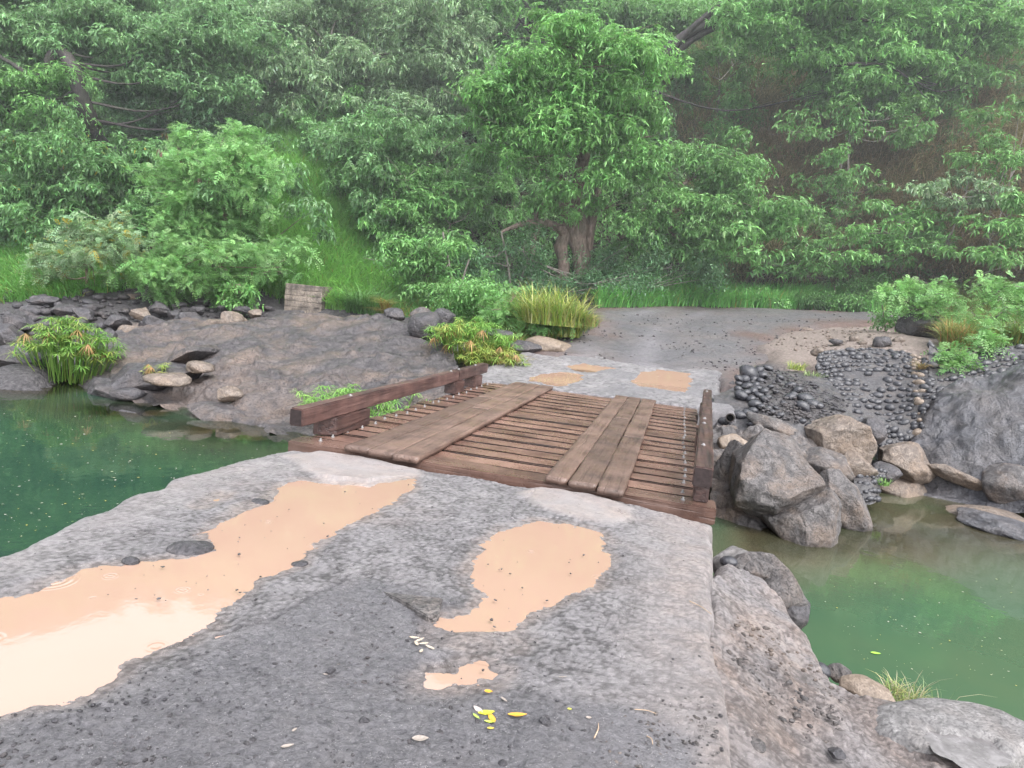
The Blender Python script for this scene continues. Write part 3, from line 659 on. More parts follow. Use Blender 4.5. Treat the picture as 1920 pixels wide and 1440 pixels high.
ROADP = [(-3.9, 15.6)]+[tuple(p[:2]) for p in on_road(*np.array([(1005, 655), (1062, 638), (1120, 612), (1118, 590), (1125, 577), (1200, 574), (1300, 574), (1420, 577), (1560, 581), (1660, 586)], float).T)]+[(17, 30), (17, 25)]+[tuple(p[:2]) for p in on_road(*np.array([(1650, 606), (1560, 610), (1480, 622), (1425, 640), (1450, 668), (1475, 690), (1420, 705), (1372, 735)], float).T)]+[(1.5, 13.4), (.7, 13.4), (.8, 15.)]
def dig_road():
    """keep the ground sheet below the apron and the carriageway"""
    x, y = _XX.ravel(), _YY.ravel(); k = np.where((x > -6) & (x < 20) & (y > 12) & (y < 34))[0]; z = _ZZ.ravel().copy()
    ins = (sdist(x[k], y[k], ROADP) > .25) | ((x[k] > -4.) & (x[k] < .95) & (y[k] < 18.2))
    z[k] = np.where(ins, np.minimum(z[k], rzs(x[k], y[k])-.14), z[k]); _ZZ[:] = z.reshape(_ZZ.shape)
def gravel_road():
    xs = np.arange(-7, 18, .09); ys = np.arange(13.0, 33.5, .09); X, Y = np.meshgrid(xs, ys); x, y = X.ravel(), Y.ravel(); q = p2(x, y)
    sd = sdist(x, y, ROADP)+fbm(q*1.2, 3, 61)*.45+fbm(q*5, 2, 62)*.1
    z = rzs(x, y)+.012+fbm(q*.8, 3, 63)*.05+fbm(q*5, 3, 64)*.016
    tg = tz(x, y)
    # away from the carriageway it melts into the ground
    z = np.where(sd < .3, z*(sstep(-.5, .3, sd))+np.minimum(z, tg-.06)*(1-sstep(-.5, .3, sd)), z)
    z = z-.3*(1-sstep(15.9, 16.9, y+fbm(q*1.5, 3, 57)*.8+0))*(1-sstep(.75, 1.05, x))
    c = x+1.7-np.clip(y-19, 0, 20)**2*.035      # line of the tracks bends right
    tr = np.exp(-((np.abs(c)-.85)/.38)**2)*sstep(-.3, .4, fbm(q*.7, 3, 66)+.25)
    red = sstep(.9, -.6, sd-fbm(q*.6, 3, 67)*1.3)*.9+sstep(25, 28, y)*sstep(4, -3, x)*.9
    f = gridfaces(len(xs), len(ys)); k = sd > -.8; f = f[k[f].all(1)]; used = np.unique(f); mp = np.full(len(x), -1); mp[used] = np.arange(len(used))
    return tag(mk('gravel_road', np.stack([x, y, z], -1)[used], mp[f], MT['road'], col=np.stack([tr, np.clip(red, 0, 1), tr*0], -1)[used]), kind='structure')
gravel_road()
dig_road()
terrain()

# ------------------------------------------------------------------ river water, one sheet on each side of the causeway
def water(name, x0, x1, y0, y1, mat, dref):
    xs = np.arange(x0, x1, .2); ys = np.arange(y0, y1, .2); X, Y = np.meshgrid(xs, ys); x, y = X.ravel(), Y.ravel()
    dep = WATER-tz(x, y); a = sstep(.05, dref, dep); b = sstep(.5, 1.2, dep+fbm(p2(x, y)*.4, 3, 71)*.3)
    f = gridfaces(len(xs), len(ys)); k = dep > -.35; f = f[k[f].any(1)]; used = np.unique(f); mp = np.full(len(x), -1); mp[used] = np.arange(len(used))
    return tag(mk(name, np.stack([x, y, x*0+WATER], -1)[used], mp[f], mat, col=np.stack([a*.97, b, a], -1)[used]), kind='structure')
water('river_water', -22, -1.6, -12, 18, river_mat([(.038, .046, .03), (.017, .043, .030), (.026, .062, .036)]), .75)
water('river_water', -1.6, 16, -12, 17, river_mat([(.08, .072, .045), (.040, .085, .048), (.06, .095, .05)], wave=.18), .8)

# ------------------------------------------------------------------ timber bridge
bridge = empty('timber_bridge', (-1.6, 9.1, -.3), 'low wooden bridge of cross timbers with two plank runways over the river', 'bridge')
def bpart(name, o, parent=bridge):
    o.parent = parent; o.matrix_parent_inverse = Matrix.Translation(-Vector(bridge.location)) if parent is bridge else Matrix.Identity(4); return o
def bolt_arr(x, y, z, r=.012, h=.022):
    bm = bmesh.new()
    bmesh.ops.create_cone(bm, cap_ends=True, segments=8, radius1=r*1.7, radius2=r*1.7, depth=.008, matrix=Matrix.Translation((x, y, z+.004)))
    bmesh.ops.create_cone(bm, cap_ends=True, segments=6, radius1=r, radius2=r*.85, depth=h, matrix=Matrix.Translation((x, y, z+.008+h/2)))
    return bm
N_T = 21; Y0, Y1 = 5.84, 12.42; pitch = (Y1-Y0)/N_T
for i in range(N_T):
    ya = Y0+i*pitch; wd = pitch-random.choice([.04, .05, .06, .075])
    zt = random.uniform(-.016, .006); xl, xr = -3.60+random.uniform(-.05, .05), .40+random.uniform(-.04, .05)
    if i == 0: xl, xr, wd, zt = -3.70, .46, pitch-.03, 0.
    bm = boxes([(xl, xr, ya, ya+wd, zt-.15, zt)], 0)
    bmesh.ops.bisect_plane
    es = [e for e in bm.edges if abs(e.verts[0].co.x-e.verts[1].co.x) > 1]
    r = bmesh.ops.subdivide_edges(bm, edges=es, cuts=40)
    bmesh.ops.bevel(bm, geom=[e for e in bm.edges if len(e.link_faces) == 2 and e.calc_face_angle(0) > .5], offset=.012, segments=2, affect='EDGES')
    co_ = np.array([v.co[:] for v in bm.verts]); dz = fbm(np.c_[co_[:, 0]*2.2, co_[:, 1]*8+i*5, co_[:, 2]*5], 3, 80+i)
    dy = fbm(np.c_[co_[:, 0]*1.6, np.sign(co_[:, 1]-ya-wd/2)*3+i*7, co_[:, 0]*0], 4, 120+i)
    for v, a, b in zip(bm.verts, dz, dy): v.co.z += a*.008; v.co.y += b*.016
    t = bpart('cross_timber', bm_obj('cross_timber', bm, MT['timber'], smooth=False))
    if i:      # faces inside the gaps take a near-black colour, painting in the shade between timbers
        t.data.materials.append(MT['gap_shade'])
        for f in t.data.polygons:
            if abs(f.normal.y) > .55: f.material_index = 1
    for bx_ in (-3.43+random.uniform(-.02, .02), .185+random.uniform(-.015, .015)):
        b = bm_obj('bolt', bolt_arr(bx_, ya+wd*random.uniform(.35, .6), zt), MT['bolt']); bpart('bolt', b, t)
def plank(x0, x1, y0, y1, x0f, x1f, z0=.006, th=.055, seed=0, parent=None):
    """lengthwise runner board: x0..x1 at its near end, x0f..x1f at its far end"""
    nx, ny = 11, max(int((y1-y0)/.07), 6); s = np.linspace(0, 1, nx); t = np.linspace(0, 1, ny); S, T = np.meshgrid(s, t); S, T = S.ravel(), T.ravel()
    y = y0+T*(y1-y0); xa = x0+(x0f-x0)*T; xb = x1+(x1f-x1)*T
    xa = xa+fbm(np.c_[y*2.5, y*0, y*0+seed], 4, seed)*.016; xb = xb+fbm(np.c_[y*2.5, y*0+5, y*0+seed], 4, seed+1)*.016
    x = xa+S*(xb-xa); z = z0+th+fbm(np.c_[x*6, y*1.5, x*0+seed], 3, seed+2)*.006-.005*((np.abs(S-.5)*2)**8)
    y = y+np.where((T < .01) | (T > .99), fbm(np.c_[x*9, x*0, x*0+seed], 3, seed+3)*.02, 0)
    top = np.stack([x, y, z], -1); bot = top.copy(); bot[:, 2] = z0-.0
    V = np.concatenate([top, bot]); n = nx*ny; g = gridfaces(nx, ny); Fq = [g, g[:, ::-1]+n]
    b = np.concatenate([np.arange(nx), np.arange(nx-1, n, nx)[1:], np.arange(n-1, n-nx-1, -1)[1:], np.arange(n-nx, -1, -nx)[1:-1]])
    b2 = np.roll(b, -1); Fq.append(np.stack([b2, b, b+n, b2+n], -1))
    return mk('plank', V, Fq, MT['runner'], smooth=False)
def runway(label, specs):
    big = None
    for k, sp in enumerate(specs):
        o = plank(*sp, seed=200+k*7+int(abs(sp[0])*10))
        if big is None: o.name = 'runway'; big = bpart('runway', o); big['label'] = label
        else: bpart('plank', o, big)
runway('left plank runway of three long boards', [
    (-3.03, -2.79, 5.77, 10.0, -3.02, -2.78), (-3.02, -2.78, 10.02, 12.42, -3.01, -2.78), (-2.78, -2.52, 5.74, 8.9, -2.77, -2.52), (-2.77, -2.52, 8.92, 12.45, -2.76, -2.52), (-2.505, -2.255, 5.72, 12.46, -2.505, -2.27)])
runway('right plank runway with split and jointed boards', [
    (-1.045, -.835, 5.80, 12.36, -1.07, -.84), (-.825, -.575, 5.76, 9.7, -.83, -.59), (-.83, -.59, 9.72, 12.36, -.83, -.60), (-.565, -.325, 5.70, 8.35, -.575, -.325), (-.575, -.325, 8.37, 12.34, -.585, -.335)])
def beam(x0, x1, y0, y1, x0f, x1f, z0, z1, seed, mat):
    bm = boxes([(0, 1, 0, 1, 0, 1)], 0)
    es = [e for e in bm.edges if abs(e.verts[0].co.y-e.verts[1].co.y) > .5]; bmesh.ops.subdivide_edges(bm, edges=es, cuts=int((y1-y0)/.12)+2)
    for v in bm.verts:
        t = v.co.y; v.co = Vector(((x0+(x0f-x0)*t)*(1-v.co.x)+(x1+(x1f-x1)*t)*v.co.x, y0+t*(y1-y0)-.03*(1-v.co.z)*(1 if t < .01 else 0)*0, z0+v.co.z*(z1-z0)))
    bmesh.ops.bevel(bm, geom=[e for e in bm.edges if len(e.link_faces) == 2 and e.calc_face_angle(0) > .5], offset=.012, segments=2, affect='EDGES')
    c = np.array([v.co[:] for v in bm.verts]); d = fbm(np.c_[c[:, 0]*7, c[:, 1]*2.5, c[:, 2]*7+seed], 3, seed)
    for v, a in zip(bm.verts, d): v.co.z += a*.01; v.co.x += a*.008
    bm.faces.ensure_lookup_table()
    ends = [f.index for f in bm.faces if abs(f.normal.y) > .8 and f.calc_area() > .005]
    o = bm_obj('guard_rail', bm, mat); o.data.materials.append(MT['endgrain'])
    for i in ends: o.data.polygons[i].material_index = 1
    return o
def guard(label, segs, blocks, bolts, z0=.2, z1=.375):
    first = None
    for k, s in enumerate(segs):
        o = beam(*s, z0, z1, 300+k*11, MT['rail'])
        if first is None: o.name = 'guard_rail'; first = bpart('guard_rail', o); o['label'] = label
        else: o.name = 'rail_end'; bpart('rail_end', o, first)
    for (x0, x1, y0, y1, wedge) in blocks:
        bm = boxes([(x0, x1, y0, y1, .004, z0-.003)], 0)
        if wedge:
            for v in bm.verts:
                if v.co.y < y0+.01 and v.co.z > .1: v.co.y += .0
                if v.co.y < y0+.01 and v.co.z < .1: v.co.y -= 0.
                if v.co.y < y0+.01 and v.co.x > x0+.01: v.co.y += .1
        bmesh.ops.bevel(bm, geom=list(bm.edges), offset=.008, segments=2, affect='EDGES')
        bpart('support_block', bm_obj('support_block', bm, MT['rail']), first)
    for (x, y) in bolts: bpart('bolt', bm_obj('bolt', bolt_arr(x, y, z1-.004, .015, .012), MT['bolt']), first)
guard('left guard rail, a dark beam on three blocks', [(-3.585, -3.44, 5.66, 10.42, -3.63, -3.49), (-3.635, -3.49, 10.44, 12.2, -3.66, -3.52)],
      [(-3.64, -3.42, 6.2, 7.08, True), (-3.66, -3.46, 10.22, 10.66, False), (-3.68, -3.48, 11.3, 11.75, False)], [(-3.52, 6.75), (-3.56, 10.2), (-3.57, 10.62), (-3.59, 11.6)])
guard('right guard rail, a dark beam pointing away from the viewer', [(.225, .385, 5.72, 12.3, .47, .61)], [(.26, .39, 5.98, 6.25, False), (.31, .45, 8.3, 8.75, False), (.42, .56, 11.2, 11.7, False)], [(.325, 6.75), (.37, 8.2), (.385, 8.6), (.51, 11.9)])
for x in (-3.35, -2.45, -1.6, -.6, .24):
    bpart('stringer', bm_obj('stringer', boxes([(x-.11, x+.11, 5.5, 12.7, -.5, -.165)], .012), MT['rail']))
# ------------------------------------------------------------------ rocks
def rock_arrays(sub, rx, ry, rz, seed, cuts=9, rough=.10, cut_d=(.62, .95), fr=1.6, rot=None):
    V, T = ico(sub); V = V.copy(); r = np.random.default_rng(seed)
    for _ in range(cuts):
        n = r.normal(size=3); n /= np.linalg.norm(n); d = r.uniform(*cut_d); e = V@n-d; V = V-np.where(e > 0, e*.92, 0)[:, None]*n
    N = V/np.linalg.norm(V, axis=1)[:, None]
    V = V*(1+fbm(V*fr+seed*3.1, 4, seed)[:, None]*rough*1.6+ridge(V*fr*2.4+seed, 3, seed+5)[:, None]*rough*.35)
    V = V*np.array([rx, ry, rz])
    a = r.uniform(-.5, .5) if rot is None else rot; ca, sa = math.cos(a), math.sin(a)
    V = np.stack([V[:, 0]*ca-V[:, 1]*sa, V[:, 0]*sa+V[:, 1]*ca, V[:, 2]], -1)
    return V, T
SEED = [1000]
def rock(name, label, cat, px, py, d, rw, rh, mat='basalt', depth=1., sub=4, cuts=9, rough=.10, rot=None, group=None, sink=0., tilt=0., cut_d=(.62, .95), seed=None):
    """rw, rh: half width and half height as they appear (in photo pixels) at distance d"""
    SEED[0] += 1; sd = seed or SEED[0]
    k = d/F; c = PD(float(px), float(py), d)
    V, T = rock_arrays(sub, rw*k, rw*k*depth, rh*k, sd, cuts, rough, cut_d, rot=rot)
    if tilt:      # leaning in the picture plane
        ca, sa = math.cos(tilt), math.sin(tilt); V = np.stack([V[:, 0]*ca+V[:, 2]*sa, V[:, 1], -V[:, 0]*sa+V[:, 2]*ca], -1)
    cy, sy = math.cos(YAW), math.sin(YAW); V = np.stack([V[:, 0]*cy-V[:, 1]*sy, V[:, 0]*sy+V[:, 1]*cy, V[:, 2]], -1)
    o = mk(name, V, T, MT[mat]); o.location = [float(q) for q in c-np.array([0, 0, sink])]
    return tag(o, label, cat, group)

def sheet(name, rows, mat, nx=60, ny=50, noise=.12, fr=1.2, seed=1, ridged=.5, col=None, parent=None, steps=0.):
    """rock face through rows of (px, py, distance) control points"""
    R = [smooth_line([PD(*p) for p in r], nx) for r in rows]; R = np.array(R)
    G_ = np.array([smooth_line(R[:, i], ny) for i in range(nx)]).transpose(1, 0, 2)
    V = G_.reshape(-1, 3); du = np.gradient(G_, axis=1).reshape(-1, 3); dv = np.gradient(G_, axis=0).reshape(-1, 3); N = np.cross(du, dv); N /= np.linalg.norm(N, axis=1)[:, None]+1e-9
    d = fbm(V*fr, 5, seed)*noise*(1-ridged)+ridge(V*fr*1.3, 4, seed+3)*noise*ridged
    if steps:      # broken ledges: level treads, sharp risers
        wv = fbm(V*.45, 3, seed+9)*4+V[:, 2]*2.2+V[:, 0]*.35; fr_ = wv-np.floor(wv); d = d+steps*(sstep(.0, .12, fr_)-fr_)-.10*(ridge(V*np.array([.8, .8, 2.]), 3, seed+12) > .52)*steps*4
    V = V+N*d[:, None]
    return mk(name, V, gridfaces(nx, ny), mat, parent=parent, col=col)

# smooth lava outcrop on the left bank, with its stained band
o = sheet('lava_outcrop', LAVA['outcrop'],
    MT['outcrop'], 240, 170, .32, .6, 31, .55, steps=.085)
tag(recentre(o), 'broad smooth dark lava outcrop sloping from the left pool up to the block pillar', 'rock outcrop')
rock('rock_slab', 'long tilted dark rock slab with a cracked edge beside the left papyrus bush', 'rock', 285, 712, 14.6, 135, 44, 'basalt', .7, 6, 20, .09, tilt=-.30, cut_d=(.45, .8), seed=1501)
rock('rock_slab', 'dark rock slab sloping to the waterline right of the papyrus bush', 'rock', 215, 730, 14.2, 72, 26, 'basalt', .8, 5, 16, .09, tilt=.15, cut_d=(.5, .85), seed=1502)
rock('rock_slab', 'dark fissured slab in the middle of the lava outcrop edge', 'rock', 352, 668, 15.6, 74, 22, 'outcrop', .8, 5, 16, .09, tilt=-.42, cut_d=(.5, .85), seed=1503)
rock('rock_slab', 'low rough slab at the waterline left of the bridge rail', 'rock', 420, 775, 12.9, 72, 18, 'outcrop', .8, 5, 14, .09, tilt=.12, cut_d=(.5, .85), seed=1504)
rock('rock_slab', 'dark rock mass at the left edge of the photo by the water', 'rock', 20, 680, 15.6, 74, 44, 'basalt', .8, 5, 18, .10, cut_d=(.5, .85), seed=1505)
for px, py, d, rw, rh, lb in (
    (315, 712, 13.5, 42, 16, 'flat brown stone lying below the little sedge tuft on the lava outcrop'),
    (372, 690, 14.3, 30, 13, 'small flat brown rock just right of another on the left outcrop'),
    (430, 740, 13.3, 26, 16, 'wedge-shaped brown stone low on the outcrop near the water'),
    (240, 738, 13.6, 30, 14, 'flat pale rock at the waterline below the left papyrus bush')):
    rock('flat_rock', lb, 'rock', px, py, d, rw, rh, 'brown_rock' if 'brown' in lb else 'basalt', .9, 3, 12, .10)
# submerged stones near the left shore
for px, py, rw in ((345, 785, 26), (375, 803, 45), (430, 800, 30), (300, 775, 30), (470, 815, 40)):
    p = PZ(float(px), float(py), -1.28); d = (p[0]*-0+p[1]*_ca-p[0]*_sa)
    rock('submerged_rock', 'brownish flat stone seen through shallow water at the left shore', 'rock', px, py+2, float(d), rw, 7, 'brown_rock', 1., 3, 8, .08, group='submerged stones by the left shore')

# boulder rows at the top of the left bank
BL = [(30, 600, 18.5, 32, 22, 'basalt'), (85, 565, 21, 28, 14, 'basalt'), (122, 583, 20, 32, 16, 'basalt'), (20, 640, 17, 40, 26, 'basalt'), (15, 680, 16, 40, 22, 'basalt'), (52, 660, 16.2, 26, 18, 'basalt'), (60, 585, 20, 22, 13, 'basalt'),
      (160, 590, 19.6, 20, 11, 'basalt'), (218, 602, 18.7, 28, 18, 'basalt'), (206, 636, 17, 16, 20, 'basalt'), (262, 590, 20, 22, 14, 'brown_rock'), (283, 612, 18.8, 27, 17, 'basalt'), (245, 622, 18.3, 18, 13, 'brown_rock'), (348, 603, 19.5, 27, 18, 'basalt'),
      (396, 612, 19, 24, 18, 'brown_rock'), (440, 608, 19.4, 30, 22, 'brown_rock'), (398, 622, 18.3, 12, 8, 'boulder'), (510, 605, 19.2, 18, 10, 'basalt'), (290, 543, 23.5, 32, 17, 'basalt'), (222, 532, 24.5, 26, 18, 'basalt'), (300, 578, 21, 22, 12, 'basalt'),
      (335, 575, 21.4, 16, 10, 'basalt'), (255, 560, 22.5, 22, 11, 'brown_rock'), (370, 580, 21, 18, 9, 'basalt'), (420, 578, 21.2, 14, 8, 'basalt'), (190, 560, 22.4, 18, 11, 'basalt'), (150, 558, 22.5, 20, 10, 'basalt'), (325, 590, 20.3, 14, 8, 'basalt'), (450, 580, 21, 17, 9, 'basalt'), (480, 590, 20.4, 14, 8, 'brown_rock'), (380, 565, 22, 16, 9, 'basalt'), (410, 560, 22.4, 18, 8, 'basalt')]
LBL = ['dark boulder at the left edge of the photo above the pool', 'low dark boulder under the grassy verge at far left', 'smooth dark boulder just above the left papyrus bush', 'large cracked dark boulder left of the papyrus bush', 'dark rock at the waterline at the left edge', 'angular dark rock pressed against the papyrus bush', 'small dark boulder above the cracked rocks at far left',
       'small flat boulder right of the smooth one above the papyrus', 'rounded bluish boulder to the upper right of the papyrus bush', 'upright dark boulder touching the right side of the papyrus bush', 'brown boulder behind the bluish one on the left bank', 'low dark boulder in the middle of the left bank row', 'brown stone with litter in front of the boulder row', 'dark humped boulder in the centre of the left bank',
       'brownish boulder right of the dark humped one', 'largest brown boulder at the right end of the bank row', 'small grey stone in front of the brownish boulders', 'flat dark stone beside the concrete block pillar', 'bulky dark boulder under the feathery bush', 'dark boulder under the yellow-leaved bush', 'dark stone half way up the left bank', 'small dark stone in the rubble under the low shrub', 'brown boulder among leaf litter above the bank row', 'flat dark stone in the rubble left of the pillar', 'small rounded stone in the rubble left of the pillar', 'dark stone at the foot of the grassy verge', 'low dark stone behind the smooth boulder at far left', 'little dark stone in the gap of the bank row', 'dark stone near the leafy sprig left of the pillar', 'small brown stone left of the flat one by the pillar', 'dark stone in the upper rubble below the bush', 'flat stone in the upper rubble near the sprig']
for (px, py, d, rw, rh, mt), lb in zip(BL, LBL):
    rock('boulder', lb, 'boulder', px, py, d, rw*1.15, rh*1.22, mt, .85, 5 if rw > 20 else 4, 18, .12, group='boulders along the left bank', cut_d=(.45, .85))
# loose rubble on that bank: nobody could count it
def scatter_stones(name, label, polypx, n, smin, smax, mat, zf=None, seed=5, flat=.7, kind='stuff', zlift=.0, cat=None):
    r = np.random.default_rng(seed); P = np.array(polypx, float); x0, y0 = P.min(0); x1, y1 = P.max(0); pts = []
    q = np.stack([r.uniform(x0, x1, n*6), r.uniform(y0, y1, n*6)], -1); q = q[in_poly(q[:, 0], q[:, 1], polypx)][:n]
    w_ = zf(q) if zf else G(q[:, 0], q[:, 1])
    V0, T0 = ico(1); Vs, Ts = [], []; k = 0
    for p in w_:
        if np.isnan(p[0]): continue
        s = smin*(smax/smin)**(r.random()**1.8); n_ = V0.copy()
        for _ in range(5):
            nn = r.normal(size=3); nn /= np.linalg.norm(nn); e = n_@nn-r.uniform(.5, .9); n_ = n_-np.where(e > 0, e, 0)[:, None]*nn
        n_ = n_*np.array([r.uniform(.8, 1.5), r.uniform(.7, 1.1), flat*r.uniform(.6, 1.1)])*s; a = r.uniform(0, 6.28)
        n_ = np.stack([n_[:, 0]*math.cos(a)-n_[:, 1]*math.sin(a), n_[:, 0]*math.sin(a)+n_[:, 1]*math.cos(a), n_[:, 2]], -1)
        Vs.append(n_+p+np.array([0, 0, s*.4+zlift])); Ts.append(T0+k); k += len(V0)
    return tag(mk(name, np.concatenate(Vs), np.concatenate(Ts), MT[mat], smooth=False), label, kind=kind)
scatter_stones('rubble', 'loose dark rubble between the boulders on the left bank', [(0, 560), (140, 545), (220, 530), (330, 540), (520, 575), (510, 600), (420, 625), (240, 640), (0, 640)], 420, .04, .28, 'basalt', seed=11)

# ------------------------------------------------------------------ right bank below the bridge end
rock('boulder', 'big rough grey boulder propping up the right end of the bridge', 'boulder', 1440, 905, 9.5, 118, 126, 'boulder', 1.0, 6, 18, .095, rot=.3, seed=1403, cut_d=(.5, .88))
rock('boulder', 'rounded grey boulder standing in the right pool below the bridge', 'boulder', 1512, 985, 8.9, 88, 76, 'boulder', .9, 6, 16, .085, rot=.1, seed=1404, cut_d=(.55, .9))
rock('boulder', 'pale wedge of rock leaning right of the rounded boulder', 'boulder', 1584, 940, 9.6, 42, 84, 'boulder', 1.1, 5, 16, .08, tilt=-.5, cut_d=(.5, .85), seed=1415)
rock('boulder', 'tan broken rock under the gravel slope with a dark hollow beside it', 'boulder', 1558, 828, 11.4, 74, 74, 'brown_rock', 1., 6, 18, .11, tilt=.3, cut_d=(.5, .88), seed=1406)
rock('boulder', 'grey stone tucked under the tan broken rock', 'boulder', 1545, 872, 10.6, 58, 34, 'boulder', 1., 4, 11, .09, seed=1417)
rock('boulder', 'dark angular rock in the crevice below the cobbled wall', 'boulder', 1632, 808, 12.3, 26, 26, 'basalt', 1., 4, 11, .1)
rock('boulder', 'brown weathered rock at the back of the right pool', 'boulder', 1690, 870, 12.4, 56, 42, 'brown_rock', 1., 5, 11, .12)
rock('boulder', 'low tan rock at the waterline left of the driftwood', 'boulder', 1680, 920, 12.2, 60, 28, 'brown_rock', 1., 4, 11, .12)
rock('boulder', 'dark brown rock between the cobbles and the cliff', 'boulder', 1655, 888, 11.6, 30, 22, 'basalt', 1., 4, 11, .12)
rock('boulder', 'rounded boulder at the foot of the cliff on the right edge', 'boulder', 1892, 912, 11.6, 66, 44, 'boulder', .9, 5, 9, .08)
rock('driftwood_log', 'short broken brown log lying at the foot of the right cliff', 'log', 1805, 898, 11.9, 64, 17, 'brown_rock', .35, 4, 12, .14, tilt=.32)
rock('boulder', 'tan flat rock breaking the surface of the right pool', 'boulder', 1850, 968, 10.9, 74, 18, 'brown_rock', .8, 4, 9, .08)
rock('boulder', 'long grey shelf of rock entering the pool at the right edge', 'boulder', 1905, 1000, 10.2, 118, 24, 'cliff', .7, 5, 8, .08, tilt=.22)
# cliff on the right
o = sheet('rock_cliff', ROWS['cliff'], MT['cliff'], 170, 140, .38, .8, 71, .35, steps=.02)
tag(recentre(o), 'smooth dark grey rock cliff dropping into the pool on the right', 'cliff')
# steep gravelly abutment below the road edge
o = sheet('abutment_slope', ROWS['slope'], MT['mortar'], 90, 70, .16, 1.6, 73, .5)
tag(recentre(o), 'steep dark gravel and mortar slope falling from the road edge beside the bridge', 'embankment')
o = sheet('rock_mass', [
    [(1332, 800, 11.4), (1385, 785, 11.6), (1440, 785, 11.6), (1500, 800, 11.6), (1560, 825, 11.5), (1620, 850, 11.6)],
    [(1332, 845, 10.5), (1385, 835, 10.5), (1440, 835, 10.5), (1500, 845, 10.7), (1560, 870, 10.8), (1622, 890, 11.0)],
    [(1330, 900, 9.9), (1385, 900, 9.7), (1440, 900, 9.7), (1500, 905, 9.9), (1560, 920, 10.2), (1622, 930, 10.5)],
    [(1328, 970, 9.2), (1385, 975, 9.0), (1440, 980, 8.9), (1500, 985, 9.1), (1560, 980, 9.6), (1620, 970, 10.1)],
    [(1328, 1060, 8.5), (1385, 1070, 8.3), (1440, 1075, 8.3), (1500, 1070, 8.6), (1560, 1050, 9.2), (1615, 1030, 9.8)]], MT['boulder'], 150, 120, .42, 1.1, 74, .55, steps=.07)
tag(recentre(o), 'craggy brown-grey rock mass under and behind the boulders at the right end of the bridge', 'rock outcrop')
rock('concrete_lump', 'pale pinkish concrete lump at the bridge corner above the big boulder', 'concrete', 1372, 838, 11.0, 34, 26, 'tan_stone', .9, 4, 11, .08)
rock('boulder', 'craggy grey rock filling the gap between the bridge end and the big rough boulder', 'boulder', 1375, 900, 10.2, 60, 90, 'boulder', .8, 5, 15, .1, cut_d=(.5, .85))
rock('boulder', 'broken grey rock behind the pale wedge above the waterline cobbles', 'boulder', 1600, 880, 10.9, 40, 40, 'brown_rock', 1., 5, 14, .12, cut_d=(.5, .85))
rock('concrete_lump', 'grey slab of concrete below the loose cobbles', 'concrete', 1452, 800, 11.6, 60, 22, 'boulder', .8, 4, 11, .07, tilt=.4)

# walls of rounded river cobbles set in dark mortar
def cobble_arrays(P, N, U, s, r, V0, el=1.35):
    Vv = V0*np.array([s*r.uniform(1.0, el), s*r.uniform(.72, .95), s*r.uniform(.7, .95)])
    a = r.normal()*.25; ca, sa = math.cos(a), math.sin(a); Wd = np.cross(N, U); U2 = U*ca+Wd*sa; W2 = -U*sa+Wd*ca
    return P+Vv[:, :1]*U2+Vv[:, 1:2]*W2+Vv[:, 2:]*N
def cobble_wall(label, rows, nrow, size, seed, tan_at=None, gap=.0, mortar='mortar', skip=None):
    r = np.random.default_rng(seed)
    root = sheet('cobble_wall', rows, MT[mortar], 70, 60, .06, 2.5, seed)
    tag(root, label, 'stone wall')
    R = np.array([smooth_line([PD(*p) for p in rr], 80) for rr in rows]); Gd = np.array([smooth_line(R[:, i], 80) for i in range(80)]).transpose(1, 0, 2)
    V0, T0 = ico(2); dark = ([], [], 0); tan = ([], [], 0); groups = {'d': [[], [], 0], 't': [[], [], 0]}
    for k in range(nrow):
        fv = (k+.5)/nrow*79; j = int(fv); line = Gd[j]*(1-(fv-j))+Gd[min(j+1, 79)]*(fv-j)
        seg = np.linalg.norm(np.diff(line, axis=0), axis=1); L_ = np.r_[0, np.cumsum(seg)]; s = r.uniform(0, size)
        while s < L_[-1]:
            sz = size*r.choice([.55, .75, .95, 1.1, 1.3])*r.uniform(.9, 1.1)*.5; u = s/L_[-1]
            P = np.array([np.interp(s, L_, line[:, c]) for c in range(3)]); i = min(int(u*79), 78)
            U = line[i+1]-line[i]; U /= np.linalg.norm(U)+1e-9; Wv = Gd[max(j-1, 0), i]-Gd[min(j+1, 79), i]; Wv /= np.linalg.norm(Wv)+1e-9
            N = np.cross(U, Wv); N /= np.linalg.norm(N)+1e-9
            if N@(-P+np.array([0, 0, EYE])) < 0: N = -N
            s += sz*2*r.uniform(1.0, 1.22)
            if skip and skip(u, k/nrow, r): continue
            q = P+Wv*r.normal()*size*.16-N*sz*r.uniform(.0, .38)
            g = groups['t' if (tan_at and tan_at(u, k/nrow, r)) else 'd']
            vv = cobble_arrays(q, N, U, sz, r, V0); vv = vv+fbm(vv*5, 2, 3)[:, None]*N*.015
            g[0].append(vv); g[1].append(T0+g[2]); g[2] += len(V0)
    for key, mt, nm in (('d', 'cobble', 'cobble_facing'), ('t', 'tan_stone', 'tan_stone_band')):
        if groups[key][0]: mk(nm, np.concatenate(groups[key][0]), np.concatenate(groups[key][1]), MT[mt], parent=root)
    return root
cobble_wall('curved wall of black river cobbles with a tan seam on its right side', ROWS['wall'],
    19, .145, 81, tan_at=lambda u, v, r: .86 < u+v*.0 < .935, skip=lambda u, v, r: r.random() < (.4 if (.3 < u < .6 and .3 < v < .65) else (.02 if v < .4 else .1))).location
cobble_wall('low wall of black cobbles running along the top of the right cliff', ROWS['low'], 7, .17, 83)
cobble_wall('patch of black cobbles in mortar near the waterline left of the tan rock', ROWS['patch'], 5, .10, 85)
